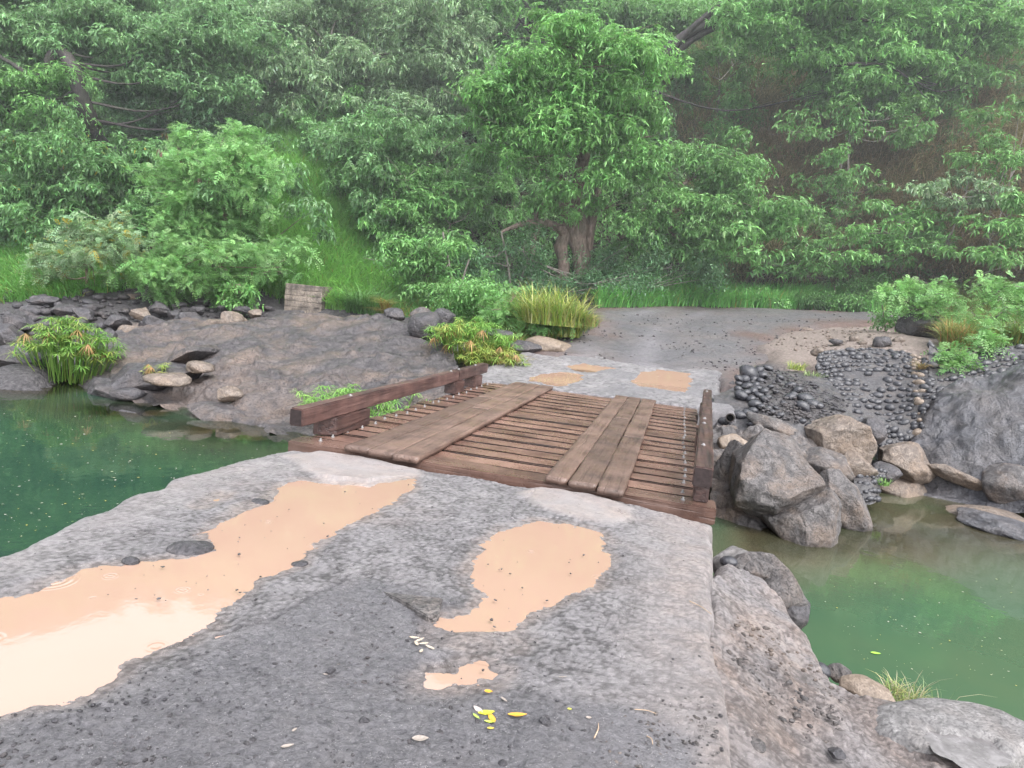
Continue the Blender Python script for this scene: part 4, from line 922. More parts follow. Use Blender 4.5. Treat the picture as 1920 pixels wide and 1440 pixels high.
# loose cobbles exposed at the shoulder of the road: individual stones
CB = [(1404, 700, 20), (1420, 695, 12), (1395, 712, 12), (1412, 712, 10), (1428, 704, 12), (1440, 690, 9), (1385, 710, 10), (1386, 720, 9), (1400, 724, 11), (1416, 722, 9), (1426, 714, 8), (1384, 730, 9), (1397, 737, 10), (1411, 734, 11), (1421, 728, 8), (1390, 742, 13), (1408, 748, 10), (1424, 742, 9), (1432, 734, 9), (1416, 758, 12), (1434, 750, 9), (1427, 762, 8), (1440, 745, 7), (1463, 708, 8), (1482, 722, 10), (1495, 731, 11), (1480, 745, 12), (1488, 740, 8), (1510, 748, 16), (1524, 758, 16), (1506, 763, 14), (1535, 762, 10), (1462, 778, 8), (1476, 800, 8), (1504, 790, 8), (1519, 800, 12), (1352, 778, 14), (1357, 790, 12), (1388, 780, 14), (1404, 778, 13), (1414, 795, 12), (1412, 770, 10), (1440, 766, 7), (1448, 772, 7), (1455, 765, 6), (1470, 756, 7), (1445, 725, 6), (1455, 735, 6)]
def cobble_on(px, py, rad, d, label, grp, sd):
    r = np.random.default_rng(sd); V0, T0 = ico(3); k = d/F
    V = V0*np.array([rad*k*r.uniform(1, 1.25), rad*k, rad*k*r.uniform(.65, .85)]); a = r.uniform(-.6, .6); V = np.stack([V[:, 0]*math.cos(a)+V[:, 2]*math.sin(a), V[:, 1], -V[:, 0]*math.sin(a)+V[:, 2]*math.cos(a)], -1)
    V = V*(1+fbm(V0*1.6+sd, 2, sd)[:, None]*.10)
    o = mk('cobble', V, T0, MT['cobble']); o.location = [float(q) for q in PD(float(px), float(py), d)]; return tag(o, label, 'cobble', grp)
_SG = np.array([smooth_line([PD(*p) for p in r], 120) for r in ROWS['slope']]); _SG = np.concatenate([smooth_line(_SG[:, i], 90) for i in range(120)]); _sx, _sy = topix(_SG); _sd = -_SG[:, 0]*_sa+_SG[:, 1]*_ca
def slope_d(px, py):
    return float(_sd[np.argmin((_sx-px)**2+(_sy-py)**2)])
for k, (px, py, rad) in enumerate(CB):
    lb = 'rounded black cobble exposed in the gravel shoulder right of the bridge end'
    cobble_on(px, py, rad*.92, slope_d(px, py)+.0, lb, 'cobbles sticking out of the road shoulder', 400+k)
# drain pipe in the abutment
pv, pf = tube_arrays([PD(1369, 783, 11.55), PD(1372, 782, 12.1)], [.075, .075], 16); pv2, pf2 = tube_arrays([PD(1369, 783, 11.55), PD(1372, 782, 12.1)], [.062, .062], 16, len(pv))
ring = np.array([[i, (i+1) % 16, len(pv)+(i+1) % 16, len(pv)+i] for i in range(16)])
tag(recentre(mk('drain_pipe', np.concatenate([pv, pv2]), [np.concatenate([pf, pf2[:, ::-1], ring])], plain('old_iron_pipe', (.05, .042, .04), .5))), 'open end of an old dark drain pipe among cobbles at the bridge corner', 'pipe')
# stones on the sandy ground at the right
for px, py, d, rw, rh, lb, mt in (
    (1727, 612, 19.5, 46, 27, 'large dark pitted boulder beside the dry grass at the end of the road', 'basalt'), (1654, 644, 17.2, 18, 16, 'squared dark blue-grey stone on the sand above the cobble wall', 'basalt'), (1684, 640, 17.6, 13, 10, 'smaller dark stone right of the squared one on the sand', 'brown_rock'),
    (1568, 641, 17.8, 13, 7, 'flat dark stone on the sand at the head of the cobble wall', 'basalt'), (1601, 636, 18.2, 11, 8, 'brown stone on the sand between two dark ones', 'brown_rock'), (1618, 643, 17.6, 8, 6, 'little brown stone on the sand near the squared one', 'brown_rock'), (1532, 660, 16, 12, 9, 'pointed brown rock at the edge of the sand', 'brown_rock'),
    (1878, 668, 15.7, 24, 10, 'orange-brown rock on top of the right cliff', 'tan_stone'), (1903, 640, 17, 34, 10, 'grey flat rock behind the shrubs at the right edge', 'boulder'), (1512, 618, 22, 14, 5, 'low stone at the edge of the gravel road', 'brown_rock')):
    rock('stone', lb, 'rock', px, py, d, rw, rh, mt, .85, 4 if rw > 25 else 3, 11, .09)
# left side of the far apron
for px, py, d, rw, rh, lb, mt in (
    (800, 612, 17.8, 34, 32, 'large dark boulder with a papyrus plant growing beside it', 'basalt'), (832, 598, 18.6, 24, 22, 'dark boulder leaning on the larger one above the bridge rail', 'basalt'), (790, 590, 19, 22, 14, 'mossy slanted slab behind the dark boulders', 'boulder'),
    (740, 590, 19.8, 24, 12, 'low dark stone left of the two big boulders', 'basalt'), (1030, 648, 17.6, 48, 20, 'pale broken concrete slab at the left edge of the gravel road', 'tan_stone'), (985, 652, 17.2, 34, 16, 'dark rock under the broken slab at the road edge', 'basalt'), (930, 628, 17.9, 36, 13, 'dark rock below the yellow grass', 'basalt'), (830, 668, 15.9, 24, 24, 'dark rock knob at the right end of the lava outcrop', 'basalt')):
    rock('boulder', lb, 'boulder', px, py, d, rw, rh, mt, .85, 4, 11, .09)

# ------------------------------------------------------------------ near right bank: ledge beside the causeway
LED = [tuple(PZ(float(x), float(y), z)[:2]) for x, y, z in ((1340, 1075, -.30), (1420, 1085, -.38), (1480, 1150, -.42), (1530, 1215, -.42), (1562, 1268, -.40), (1620, 1285, -.38), (1690, 1290, -.38), (1800, 1350, -.38), (1900, 1480, -.38), (1800, 1900, -.38), (1250, 1900, -.2), (1300, 1300, -.2))]
LED = LED+[]
def ledge():
    xs = np.linspace(.25, 2.4, 190); ys = np.concatenate([np.linspace(-1.2, 1.8, 60)[:-1], np.linspace(1.8, 5.4, 300)]); X, Y = np.meshgrid(xs, ys); x, y = X.ravel(), Y.ravel(); q = p2(x, y)
    sd = sdist(x, y, LED)+fbm(q*2.2, 4, 91)*.12
    z = -.06-.16*sstep(.3, .75, x)-.17*sstep(.6, 1.3, x)-.06*sstep(2.5, 4.6, y)
    z = z+ridge(q*2.3, 4, 92)*.035+fbm(q*9, 3, 93)*.018+fbm(q*26, 2, 94)*.006
    z = z-sstep(.06, -.32, sd)*.9-np.clip(-sd-.3, 0, 3)*2.2
    f = gridfaces(len(xs), len(ys)); k = z > -1.75; f = f[k[f].any(1)]; used = np.unique(f); mp = np.full(len(x), -1); mp[used] = np.arange(len(used))
    f1, v1 = worley(x+fbm(q*9, 2, 97)*.02, y, .028, 98); cav = np.clip((1-np.clip(f1/.65, 0, 1)**2)*(.4+.6*v1)+fbm(q*9, 3, 99)*.45, 0, 1); z = z+(cav-.4)*.005*(sd > -.1)+np.where(ridge(q*4.5, 3, 88) > .25, .012, 0)
    col = np.stack([np.ones_like(x)*.9, sstep(1.6, .8, y+fbm(q*2, 3, 95)*.6)*.7, .3+.6*sstep(-.1, .4, fbm(q*1.7, 3, 96)+.1), cav], -1)
    return tag(mk('rubble_bank', np.stack([x, y, z], -1)[used], mp[f], MT['concrete'], col=col[used]), kind='structure')
ledge()
rock('stone_block', 'blocky mortared stone mass stepping down beside the causeway corner', 'rock', 1428, 1125, 5.15, 92, 98, 'boulder', 1.0, 5, 14, .05, rot=.15, cut_d=(.55, .8), seed=1433)
rock('concrete_block', 'pale flat-topped lump of concrete joining the causeway corner to the mortared block', 'rock', 1380, 1062, 5.35, 62, 52, 'pale_boulder', .9, 5, 16, .05, cut_d=(.5, .8), rot=.1, seed=1434)
rock('boulder', 'dark pitted stone set in the lower corner of the mortared block', 'rock', 1472, 1140, 4.95, 52, 44, 'basalt', .8, 4, 11, .08)
rock('boulder', 'angular dark stone set in the left of the mortared block', 'rock', 1392, 1108, 4.8, 26, 22, 'basalt', .6, 4, 12, .07)
rock('boulder', 'grey stone set near the top of the mortared block', 'rock', 1423, 1068, 5.0, 30, 18, 'boulder', .6, 4, 11, .07)
cobble_on(1366, 1053, 14, 5.05, 'smooth purple-grey cobble perched at the causeway corner', 'smooth cobbles on the near right bank', 501)
cobble_on(1540, 1256, 18, 4.0, 'round dark cobble at the water edge of the near right bank', 'smooth cobbles on the near right bank', 502)
cobble_on(1540, 1292, 14, 3.75, 'lower of two dark cobbles at the water edge', 'smooth cobbles on the near right bank', 503)
cobble_on(1523, 1262, 14, 3.95, 'small dark cobble left of the round one at the water edge', 'smooth cobbles on the near right bank', 504)
rock('boulder', 'pinkish rock at the tip of the near right bank, left of the grass', 'rock', 1632, 1300, 3.95, 62, 26, 'tan_stone', .7, 4, 9, .06)
rock('boulder', 'flat smooth slab embedded in the near right bank', 'rock', 1495, 1305, 3.6, 52, 12, 'boulder', .7, 4, 8, .05)
rock('boulder', 'smooth grey stone at the waterline right of the round cobbles', 'rock', 1572, 1262, 4.25, 30, 18, 'boulder', .7, 4, 7, .05)
# large flat boulder at the lower right, holding rain water
big = rock('boulder', 'large flat grey boulder at the bottom right holding a shallow rain pool', 'boulder', 1800, 1442, 3.25, 236, 126, 'pale_boulder', .55, 6, 6, .035, rot=.0, cut_d=(.8, .95), seed=1450)
def rain_pool():
    o = big; n = len(o.data.vertices); v = np.empty(n*3, np.float32); o.data.vertices.foreach_get('co', v); v = v.reshape(-1, 3); zt = v[:, 2].max()*.84
    hi = v[:, 2] > zt; v[hi, 2] = zt+(v[hi, 2]-zt)*.25
    c = PZ(1815., 1400., float(o.location.z)+zt); c = c-np.array(o.location); dx, dy = v[:, 0]-c[0], v[:, 1]-c[1]; a = np.arctan2(dy, dx); rr = np.hypot(dx*1.0, dy*.87)/(.15*(1+.22*np.sin(a*2+1)+.12*np.sin(a*3)+.06*np.sin(a*7+2)+.04*np.sin(a*11)))
    top = v[:, 2] > zt*.7; zl = float(np.median(v[(rr < .9) & top, 2]))
    k = top & (rr < 1); v[k, 2] = np.minimum(v[k, 2], zl-.012*(1-rr[k])-.002); k = top & (rr >= 1) & (rr < 2.2); f = (rr[k]-1)/1.2; v[k, 2] = v[k, 2]*f+np.maximum(v[k, 2], zl+.003)*(1-f)
    o.data.vertices.foreach_set('co', v.ravel()); o.data.update()
    th = np.linspace(0, 6.283, 49)[:-1]; R = .15*1.04*(1+.22*np.sin(th*2+1)+.12*np.sin(th*3)+.06*np.sin(th*7+2)+.04*np.sin(th*11)); P = np.stack([c[0]+R*np.cos(th), c[1]+R*np.sin(th)*1.15, th*0+zl], -1); V = np.concatenate([[[c[0], c[1], zl]], P]); Fq = np.array([[0, 1+k, 1+(k+1) % 48] for k in range(48)])
    m = Mat('clear_rain_water'); mk('rain_pool', V, Fq, m.done(m.bsdf(m.ramp(m.noise(11, 7, .7, dist=.8), [(.3, (.075, .07, .07)), (.48, (.13, .123, .124)), (.66, (.21, .20, .203))]), m.ramp(m.noise(6, 3), [(.35, .08), (.65, .4)]), .45, m.bump(m.noise(22, 5, .65), .35, .006))), parent=o)
rain_pool()
# ------------------------------------------------------------------ block pillar on the left bank
def pillar():
    m = Mat('old_concrete_block'); n = m.noise(3, 6, .65); n2 = m.noise(18, 5, .65)
    c = m.ramp(n2, [(.3, (.13, .105, .09)), (.55, (.27, .225, .19)), (.75, (.38, .33, .29))]); c = m.mix(m.ramp(n, [(.42, 0.), (.62, .9)]), c, (.06, .052, .048))
    mt = m.done(m.bsdf(c, .7, .3, m.bump(n2, .6, .03)))
    g_ = G1(566, 587, d0=12); d = float(-g_[0]*_sa+g_[1]*_ca)-.1; a = PD(532., 584., d); b = PD(602., 588., d); t = PD(532., 530., d); w_ = (b-a)[:2]; L_ = float(np.linalg.norm(w_)); H_ = float(t[2]-a[2]); ang = math.atan2(w_[1], w_[0]); rows = 5
    root = bm_obj('block_pillar', boxes([(.02, L_-.02, .02, L_*.8, -.5, H_-.03)], 0), mt); root.location = [float(q) for q in a]; root.rotation_euler = (0, 0, ang)
    bl = []; h = H_/rows; r = random.Random(4)
    for k in range(rows):
        x = 0.; odd = k % 2
        cuts = [0, .52, 1] if odd else [0, .3, .78, 1]
        if k in (0, 2): cuts = [0, .2, .6, 1]
        for c0, c1 in zip(cuts[:-1], cuts[1:]):
            o = r.uniform(-.012, .012); bl.append((c0*L_+.008, c1*L_-.008, o, .2+o, k*h+.008, (k+1)*h-.008))
        for s0, s1 in ((.0, .45), (.47, .8)): o = r.uniform(-.01, .01); bl.append((L_-.2+o, L_+o+.004, .21+s0*L_, .2+s1*L_, k*h+.008, (k+1)*h-.008))
    bm_obj('block_facing', boxes(bl, .012, .008), mt, root); tag(root, 'square pillar of old mossy concrete blocks on the left bank', 'pillar')
pillar()
# ------------------------------------------------------------------ things lying on the causeway
def on_slab(px, py, z=.0): return PZ(float(px), float(py), z)
def slab_rock(label, px, py, rw, rh, mat='basalt', zc=0., group=None, sub=4, cuts=10, name='stone', rough=.07, cut_d=(.55, .9)):
    p = on_slab(px, py, zc); d = float(-p[0]*_sa+p[1]*_ca); return rock(name, label, 'stone', px, py, d, rw, rh, mat, .8, sub, cuts, rough, group=group, cut_d=cut_d)
slab_rock('smooth dark stone bedded in the left side of the long puddle', 357, 1030, 44, 15, 'basalt', -.015, cuts=4, rough=.04, cut_d=(.8, .95))
slab_rock('small smooth stone at the left rim of the long puddle', 245, 1053, 18, 9, 'basalt', -.01, cuts=4, rough=.04, cut_d=(.8, .95))
slab_rock('stone just breaking the surface at the right side of the long puddle', 563, 1058, 17, 6, 'basalt', -.014, cuts=4, rough=.04, cut_d=(.8, .95))
slab_rock('little stone near the far tip of the long puddle', 487, 941, 20, 5, 'basalt', -.012, cuts=4, rough=.04, cut_d=(.8, .95))
slab_rock('sharp black stone right of the yellow leaves', 1021, 1352, 17, 12, 'basalt', .012)
slab_rock('angular black stone at the lower centre left of the leaves', 683, 1352, 11, 9, 'basalt', .010)
slab_rock('black stone at the bottom edge under the yellow leaves', 943, 1432, 11, 8, 'basalt', .008)
slab_rock('dark stone in the loose gravel at the bottom left', 182, 1428, 10, 9, 'basalt', .008)
slab_rock('black chip of stone left of the small shallow puddle', 620, 1258, 12, 6, 'basalt', .006)
slab_rock('flat dark stone at the gravelly right edge of the causeway', 1568, 1412, 22, 8, 'basalt', -.25)
slab_rock('smooth grey stone bedded in the pinkish ground at lower right', 1410, 1396, 28, 11, 'boulder', -.10, cuts=4, cut_d=(.8, .95))
# flat broken slab edge standing out of the surface beside the round puddle
def chip():
    P = PZ(np.array([715., 830., 822., 800., 745.]), np.array([1112., 1128., 1160., 1162., 1130.]), .0); n = len(P); top = P+np.array([0, 0, .022]); top[0, 2] -= .012; bot = P-np.array([0, 0, .03])
    V = np.concatenate([top, bot]); bm = bmesh.new(); vs = [bm.verts.new(v) for v in V]; bm.faces.new(vs[:n]); bm.faces.new(vs[n:][::-1])
    for i in range(n): bm.faces.new((vs[i], vs[n+i], vs[n+(i+1) % n], vs[(i+1) % n]))
    bmesh.ops.recalc_face_normals(bm, faces=bm.faces); bmesh.ops.bevel(bm, geom=list(bm.edges), offset=.006, segments=2, affect='EDGES')
    tag(recentre(bm_obj('slab_fragment', bm, MT['boulder'])), 'wedge-shaped flat slab of stone set in the concrete left of the round puddle', 'stone')
chip()
SLABG = lambda q: PZ(q[:, 0], q[:, 1], 0.)
scatter_stones('loose_gravel', 'fine loose dark gravel strewn over the near track', [(0, 1345), (200, 1295), (420, 1200), (560, 1150), (700, 1120), (800, 1180), (770, 1230), (770, 1310), (960, 1320), (1200, 1330), (1330, 1400), (1330, 1440), (0, 1440)], 1300, .0025, .012, 'basalt', SLABG, 21, kind='stuff')
scatter_stones('loose_gravel', 'dark grit scattered over the worn concrete', [(0, 1060), (300, 950), (540, 850), (1000, 920), (1340, 990), (1355, 1440), (900, 1300), (420, 1180)], 260, .003, .011, 'basalt', SLABG, 22, kind='stuff')
scatter_stones('loose_gravel', 'coarse dark gravel along the lower right edge of the track', [(1130, 1350), (1340, 1290), (1350, 1440), (1140, 1440)], 260, .003, .013, 'boulder', SLABG, 23, kind='stuff')
scatter_stones('loose_gravel', 'gravel and small stones strewn on the near right bank', [(1360, 1150), (1480, 1190), (1590, 1320), (1580, 1440), (1365, 1440)], 420, .004, .02, 'boulder', lambda q: PZ(q[:, 0], q[:, 1], -.12-.2*np.clip((q[:, 0]-1360)/220, 0, 1)), 24, kind='stuff')
scatter_stones('loose_gravel', 'gravel spread over the far road surface', [(1010, 660), (1130, 590), (1640, 590), (1480, 625), (1400, 700), (1300, 690)], 900, .012, .05, 'basalt', lambda q: on_road(q[:, 0], q[:, 1]), 25, kind='stuff')
scatter_stones('loose_gravel', 'gravel on the slope below the road shoulder', [(1390, 720), (1470, 690), (1600, 760), (1560, 800), (1440, 790)], 900, .012, .06, 'basalt', lambda q: np.array([PD(a, b, slope_d(a, b)-.02) for a, b in q]), 26, kind='stuff')
scatter_stones('loose_gravel', 'small stones on the pale sandy ground', [(1430, 650), (1490, 620), (1680, 610), (1700, 650), (1540, 665)], 300, .015, .06, 'brown_rock', None, 27, kind='stuff')
# fallen leaves, chips, twigs
def leaf_thing(name, label, cat, px, py, L_, W_, rot, tone, curl=.25, group=None, z=.012):
    r = np.random.default_rng(int(px*7+py)); n = 9; s = np.linspace(0, 1, n); wd = np.sin(math.pi*np.clip(s*.96+.02, 0, 1))**.75*W_*.5*(1-.3*s); V = []
    for k in range(n):
        for w_ in (-1, -.5, 0, .5, 1): V.append([(s[k]-.5)*L_, wd[k]*w_, curl*L_*(.35*(s[k]-.4)**2+abs(w_)*.10*r.uniform(.5, 1.4))+(.0 if w_ else -.002)])
    V = np.array(V); c, s_ = math.cos(rot), math.sin(rot); V = np.stack([V[:, 0]*c-V[:, 1]*s_, V[:, 0]*s_+V[:, 1]*c, V[:, 2]], -1)
    o = mk(name, V, gridfaces(5, n), MT['litter'], col=shade_np(tone, len(V), r)); p = on_slab(px, py, z); o.location = [float(q) for q in p]; return tag(o, label, cat, group)
def shade_np(t, n, r): return (np.array(t)[None]*(1+r.normal(size=(n, 1))*.12)).clip(.01, .9)
m_ = Mat('wet_fallen_leaf'); MT['litter'] = m_.done(m_.bsdf(m_.attr(), .4, .5, m_.bump(m_.noise(90, 3), .2, .003)))
for px, py, L_, W_, rt, tn, lb in (
    (912, 1336, .066, .036, .5, (.42, .40, .035), 'green-yellow leaf lying over others left of the orange one'), (922, 1346, .06, .03, 2.2, (.48, .27, .035), 'orange-yellow leaf under the green-yellow one'), (970, 1340, .075, .028, .35, (.50, .25, .03), 'single orange leaf left of the sharp black stone'), (916, 1296, .034, .026, .2, (.52, .28, .03), 'small orange leaf right of the shallow puddle'),
    (893, 1343, .04, .014, -.6, (.32, .46, .08), 'narrow green leaf at the left of the yellow leaf cluster'), (918, 1353, .04, .016, .1, (.42, .52, .08), 'small lime leaf at the bottom of the yellow leaf cluster'), (920, 1365, .026, .014, .3, (.55, .42, .06), 'tiny yellow leaf below the yellow leaf cluster'), (896, 1330, .05, .03, 2.6, (.36, .31, .29), 'pale withered leaf at the top left of the yellow leaf cluster'), (1068, 1329, .018, .012, 0, (.55, .55, .08), 'tiny lime leaf fragment right of the black stone')):
    leaf_thing('fallen_leaf', lb, 'leaf', px, py, L_, W_, rt, tn)
for k, (px, py, L_, rt) in enumerate(((777, 1195, .05, .2), (786, 1200, .06, 1.1), (795, 1206, .045, .6), (806, 1213, .055, 2.8), (790, 1220, .03, 1.6), (781, 1206, .04, 2.3))):
    leaf_thing('wood_chip', 'pale splinter in the little pile of wood chips left of the round puddle', 'wood chip', px, py, L_, .018, rt, (.40, .33, .255), .12, 'wood chips in a small pile')
for px, py, L_, W_, rt, lb in ((945, 1311, .05, .02, -.6, 'pale dry leaf scrap above the orange leaf'), (1055, 1269, .045, .01, .5, 'thin pale scrap of leaf on the concrete right of the shallow puddle'), (539, 1398, .055, .03, .7, 'pale curled leaf at the lower left of the track'), (552, 1368, .03, .02, 1.4, 'little pale leaf above the curled one at lower left'), (788, 1384, .075, .055, .4, 'whitish flattened scrap below the yellow leaves to the left'), (1104, 1345, .03, .028, .2, 'whitish spot of leaf right of the black stone'), (610, 1264, .03, .014, .1, 'small tan leaf beside the black chip')):
    leaf_thing('dry_leaf', lb, 'leaf', px, py, L_*.8, W_*.7, rt, (.25, .215, .19), .12)
def twig(label, a, b, rad, z=.012):
    A, B = on_slab(*a, z), on_slab(*b, z); pl = smooth_line([A, (A+B)/2+np.array([.006, .004, .004]), B], 8); V, Q = tube_arrays(pl, np.linspace(rad, rad*.5, 8), 6)
    tag(recentre(mk('twig', V, Q, MT['twig'])), label, 'twig')
MT['twig'] = plain('dry_straw', (.46, .34, .24), .6)
twig('straw-coloured twig standing out below the tiny lime leaf', (1114, 1384), (1122, 1356), .003)
twig('long thin straw on the concrete near the right edge', (1293, 1127), (1334, 1152), .003)
twig('thin straw lying on the worn concrete at right', (1190, 1330), (1230, 1338), .0025)
twig('short straw at the lower right of the track', (1213, 1380), (1224, 1396), .0025)
# flecks of leaf and petal floating on the pools
def flecks(label, poly, n, seed, smin, smax, tones):
    r = np.random.default_rng(seed); P = np.array(poly, float); x0, y0 = P.min(0); x1, y1 = P.max(0); q = np.stack([r.uniform(x0, x1, n*4), r.uniform(y0, y1, n*4)], -1); q = q[in_poly(q[:, 0], q[:, 1], poly)][:n]; p = PZ(q[:, 0], q[:, 1], WATER+.006); n = len(p)
    d = np.linalg.norm(p, axis=1)/10; s = (smin*(smax/smin)**(r.random(n)**2.2)*d)[:, None]; a = r.uniform(0, 6.28, n); A = np.stack([np.cos(a), np.sin(a), 0*a], -1); B = np.stack([-np.sin(a), np.cos(a), 0*a], -1)*r.uniform(.3, .8, (n, 1))
    V = np.stack([p-A*s, p-B*s, p+A*s, p+B*s], 1).reshape(-1, 3); Q = np.arange(n*4).reshape(-1, 4); t = np.array(tones)[r.integers(0, len(tones), n)]
    tag(mk('floating_litter', V, Q, MT['litter'], col=np.repeat(t, 4, 0)), label, kind='stuff')
TN = [(.34, .34, .25), (.30, .32, .18), (.38, .36, .3), (.36, .30, .06), (.18, .26, .08)]
flecks('tiny pale flecks and leaves drifting on the left pool', [(0, 745), (180, 770), (330, 810), (520, 835), (400, 900), (150, 975), (0, 1030)], 300, 31, .006, .024, TN)
flecks('tiny pale flecks and leaves drifting on the right pool', [(1560, 1060), (1700, 1040), (1900, 1080), (1910, 1290), (1600, 1250), (1540, 1160)], 110, 32, .006, .022, TN)
leaf_thing('floating_leaf', 'bright green leaf floating alone on the right pool', 'leaf', 1642, 1224, .09, .045, .2, (.28, .5, .06), .0, None, WATER+.008)
# ------------------------------------------------------------------ vegetation
ZU = np.array([0, 0, 1.])
def unit(v): return v/(np.linalg.norm(v, axis=-1, keepdims=True)+1e-9)
def leafset(B, T, Ln, W, droop, col, r, flat=.5):
    """elongated leaves bent in the middle: 6 vertices, 2 quads each"""
    n = len(B); T = unit(T); S = unit(np.cross(T, ZU+r.normal(size=(n, 3))*flat)); Ln = np.broadcast_to(Ln, (n,))[:, None]; W = np.broadcast_to(W, (n,))[:, None]; dr = np.broadcast_to(droop, (n,))[:, None]
    M = B+T*Ln*.5-ZU*dr*Ln*.12; E_ = B+T*Ln*.95-ZU*dr*Ln*.55
    V = np.stack([B-S*W*.16, B+S*W*.16, M-S*W*.5, M+S*W*.5, E_-S*W*.12, E_+S*W*.12], 1).reshape(-1, 3)
    k = (np.arange(n)*6)[:, None]; Q = np.concatenate([k+np.array([0, 1, 3, 2]), k+np.array([2, 3, 5, 4])])
    return V, Q, np.repeat(col, 6, 0)
def fronds(B, T, Ln, m, ll, lw, droop, col, r):
    """pinnate leaves: m pairs of small leaflets along an arching rachis"""
    n = len(B); T = unit(T); S = unit(np.cross(T, ZU+r.normal(size=(n, 3))*.35)); Ln = np.broadcast_to(Ln, (n,))
    s = (np.arange(m)+.6)/m; P = B[:, None]+T[:, None]*(Ln[:, None]*s)[..., None]-ZU*(Ln[:, None]*droop*s**2)[..., None]
    Tt = unit(T[:, None]-ZU*(2*droop*s)[None, :, None]); out = []
    pr = np.sin(math.pi*(.15+.8*s))[None, :, None]
    for sg in (-1, 1):
        D_ = unit(S[:, None]*sg*.9+Tt*.45-ZU*.22+r.normal(size=P.shape)*.12); a = P; e = P+D_*ll*pr; mid = P+D_*ll*.5*pr; w_ = Tt*lw*.5
        out.append(np.stack([a, mid-w_, e, mid+w_], 2))
    V = np.concatenate(out, 1).reshape(-1, 3); nq = len(V)//4
    return V, np.arange(nq*4).reshape(-1, 4), np.repeat(col, m*8, 0)
class Acc:
    def __init__(s): s.V, s.F, s.C, s.n = [], [], [], 0
    def add(s, V, Q, c): s.V.append(V); s.F.append(Q+s.n); s.C.append(c); s.n += len(V)
    def obj(s, name, mat, parent=None, at=None):
        V = np.concatenate(s.V); 
        if at is not None: V = V-np.asarray(at)
        return mk(name, V, np.concatenate(s.F), mat, parent=parent, smooth=False, col=np.concatenate(s.C))
def shade(tone, n, r, var=.22, yellow=.0):
    c = np.array(tone)[None]*(1+r.normal(size=(n, 1))*var).clip(.35, 1.9); c = c*(1+r.normal(size=(n, 3))*.06)
    if yellow: k = r.random(n) < yellow; c[k] = np.array([.34, .26, .03])*(1+r.normal(size=(k.sum(), 1))*.2)
    return c.clip(.004, .7)
def pad_points(c, rad, n, r, low=-.8):
    d = r.normal(size=(n*2, 3)); d = unit(d); d = d[d[:, 2] > low][:n]; n = len(d)
    k = 1+.35*vnoise(d*2.3+np.array(c)*1.7, int(abs(c[0]*13+c[2]*7)) % 991)
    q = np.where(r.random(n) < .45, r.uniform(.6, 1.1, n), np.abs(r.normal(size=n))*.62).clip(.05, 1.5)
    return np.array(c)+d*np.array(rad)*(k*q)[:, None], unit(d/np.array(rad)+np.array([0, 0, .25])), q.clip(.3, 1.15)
TONE = dict(bright=(.185, .395, .12), mid=(.185, .385, .125), deep=(.15, .31, .115), dark=(.10, .21, .10), pale=(.29, .43, .24), yell=(.28, .40, .10), feather=(.245, .47, .165), blue=(.19, .35, .155))
def fill_pads(acc, pads, style, tone, dens, r, yellow=0., join=True):
    lobes = []; pads = list(pads); n0 = len(pads)
    if n0 > 10 and join:                                     # sprays between the main masses tie the crown together
        ctr = np.array([p[0] for p in pads])
        for i in range(int(n0*.9)):
            a = r.integers(n0); dd = np.linalg.norm(ctr-ctr[a], axis=1); b = np.argsort(dd)[r.integers(1, min(5, n0))]; f = r.uniform(.3, .7); rd = np.array(pads[a][1])*r.uniform(.55, .95); rd[2] *= r.uniform(1., 1.7)
            pads.append((ctr[a]*f+ctr[b]*(1-f)+r.normal(size=3)*rd*.4+np.array([0, 0, -.15]), tuple(rd)))
    for (c, rad) in pads:
        m = 5 if rad[0] > .5 else 3
        for _ in range(m):
            o = r.normal(size=3)*np.array(rad)*np.array([.55, .5, .55]); f = r.uniform(.42, .72); lobes.append((np.array(c)+o, (rad[0]*f*r.uniform(.8, 1.25), rad[1]*f, max(rad[2]*f*r.uniform(.8, 1.3), .12))))
    for (c, rad) in lobes:
        area = rad[0]*rad[1]+rad[0]*rad[2]; lsz = r.uniform(.68, 1.3); n = max(int(dens*area*.78/lsz**1.4), 8)
        P, N, q = pad_points(c, rad, n, r); n = len(P); tn = np.array(TONE[tone])*r.uniform(.82, 1.2)
        depth = (.72+.38*((q-.4)/.7).clip(0, 1))[:, None]  # depth shading painted into the leaf colour: darker towards the inside
        A = unit(np.cross(N, r.normal(size=(n, 3)))); Bv = np.cross(N, A)
        if style == 'rosette':
            K = 6; ph = r.uniform(0, 6.28, n)
            for k in range(K):
                a = ph+k*6.28/K+r.normal(size=n)*.3; T = N*.35+np.cos(a)[:, None]*A+np.sin(a)[:, None]*Bv-ZU*.12
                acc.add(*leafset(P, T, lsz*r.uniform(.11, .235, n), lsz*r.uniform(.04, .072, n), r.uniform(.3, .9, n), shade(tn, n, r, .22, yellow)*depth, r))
        elif style == 'feather':
            for k in range(3):
                a = r.uniform(0, 6.28, n); T = N*.6+np.cos(a)[:, None]*A+np.sin(a)[:, None]*Bv+ZU*.1
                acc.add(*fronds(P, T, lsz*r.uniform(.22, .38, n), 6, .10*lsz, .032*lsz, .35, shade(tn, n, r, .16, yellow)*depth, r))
        elif style == 'small':
            for k in range(6):
                T = N*.4+r.normal(size=(n, 3))*.6; o = r.normal(size=(n, 3))*.10
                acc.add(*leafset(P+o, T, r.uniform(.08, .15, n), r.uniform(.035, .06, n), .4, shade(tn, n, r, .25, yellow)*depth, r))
PR = np.random.default_rng(77)
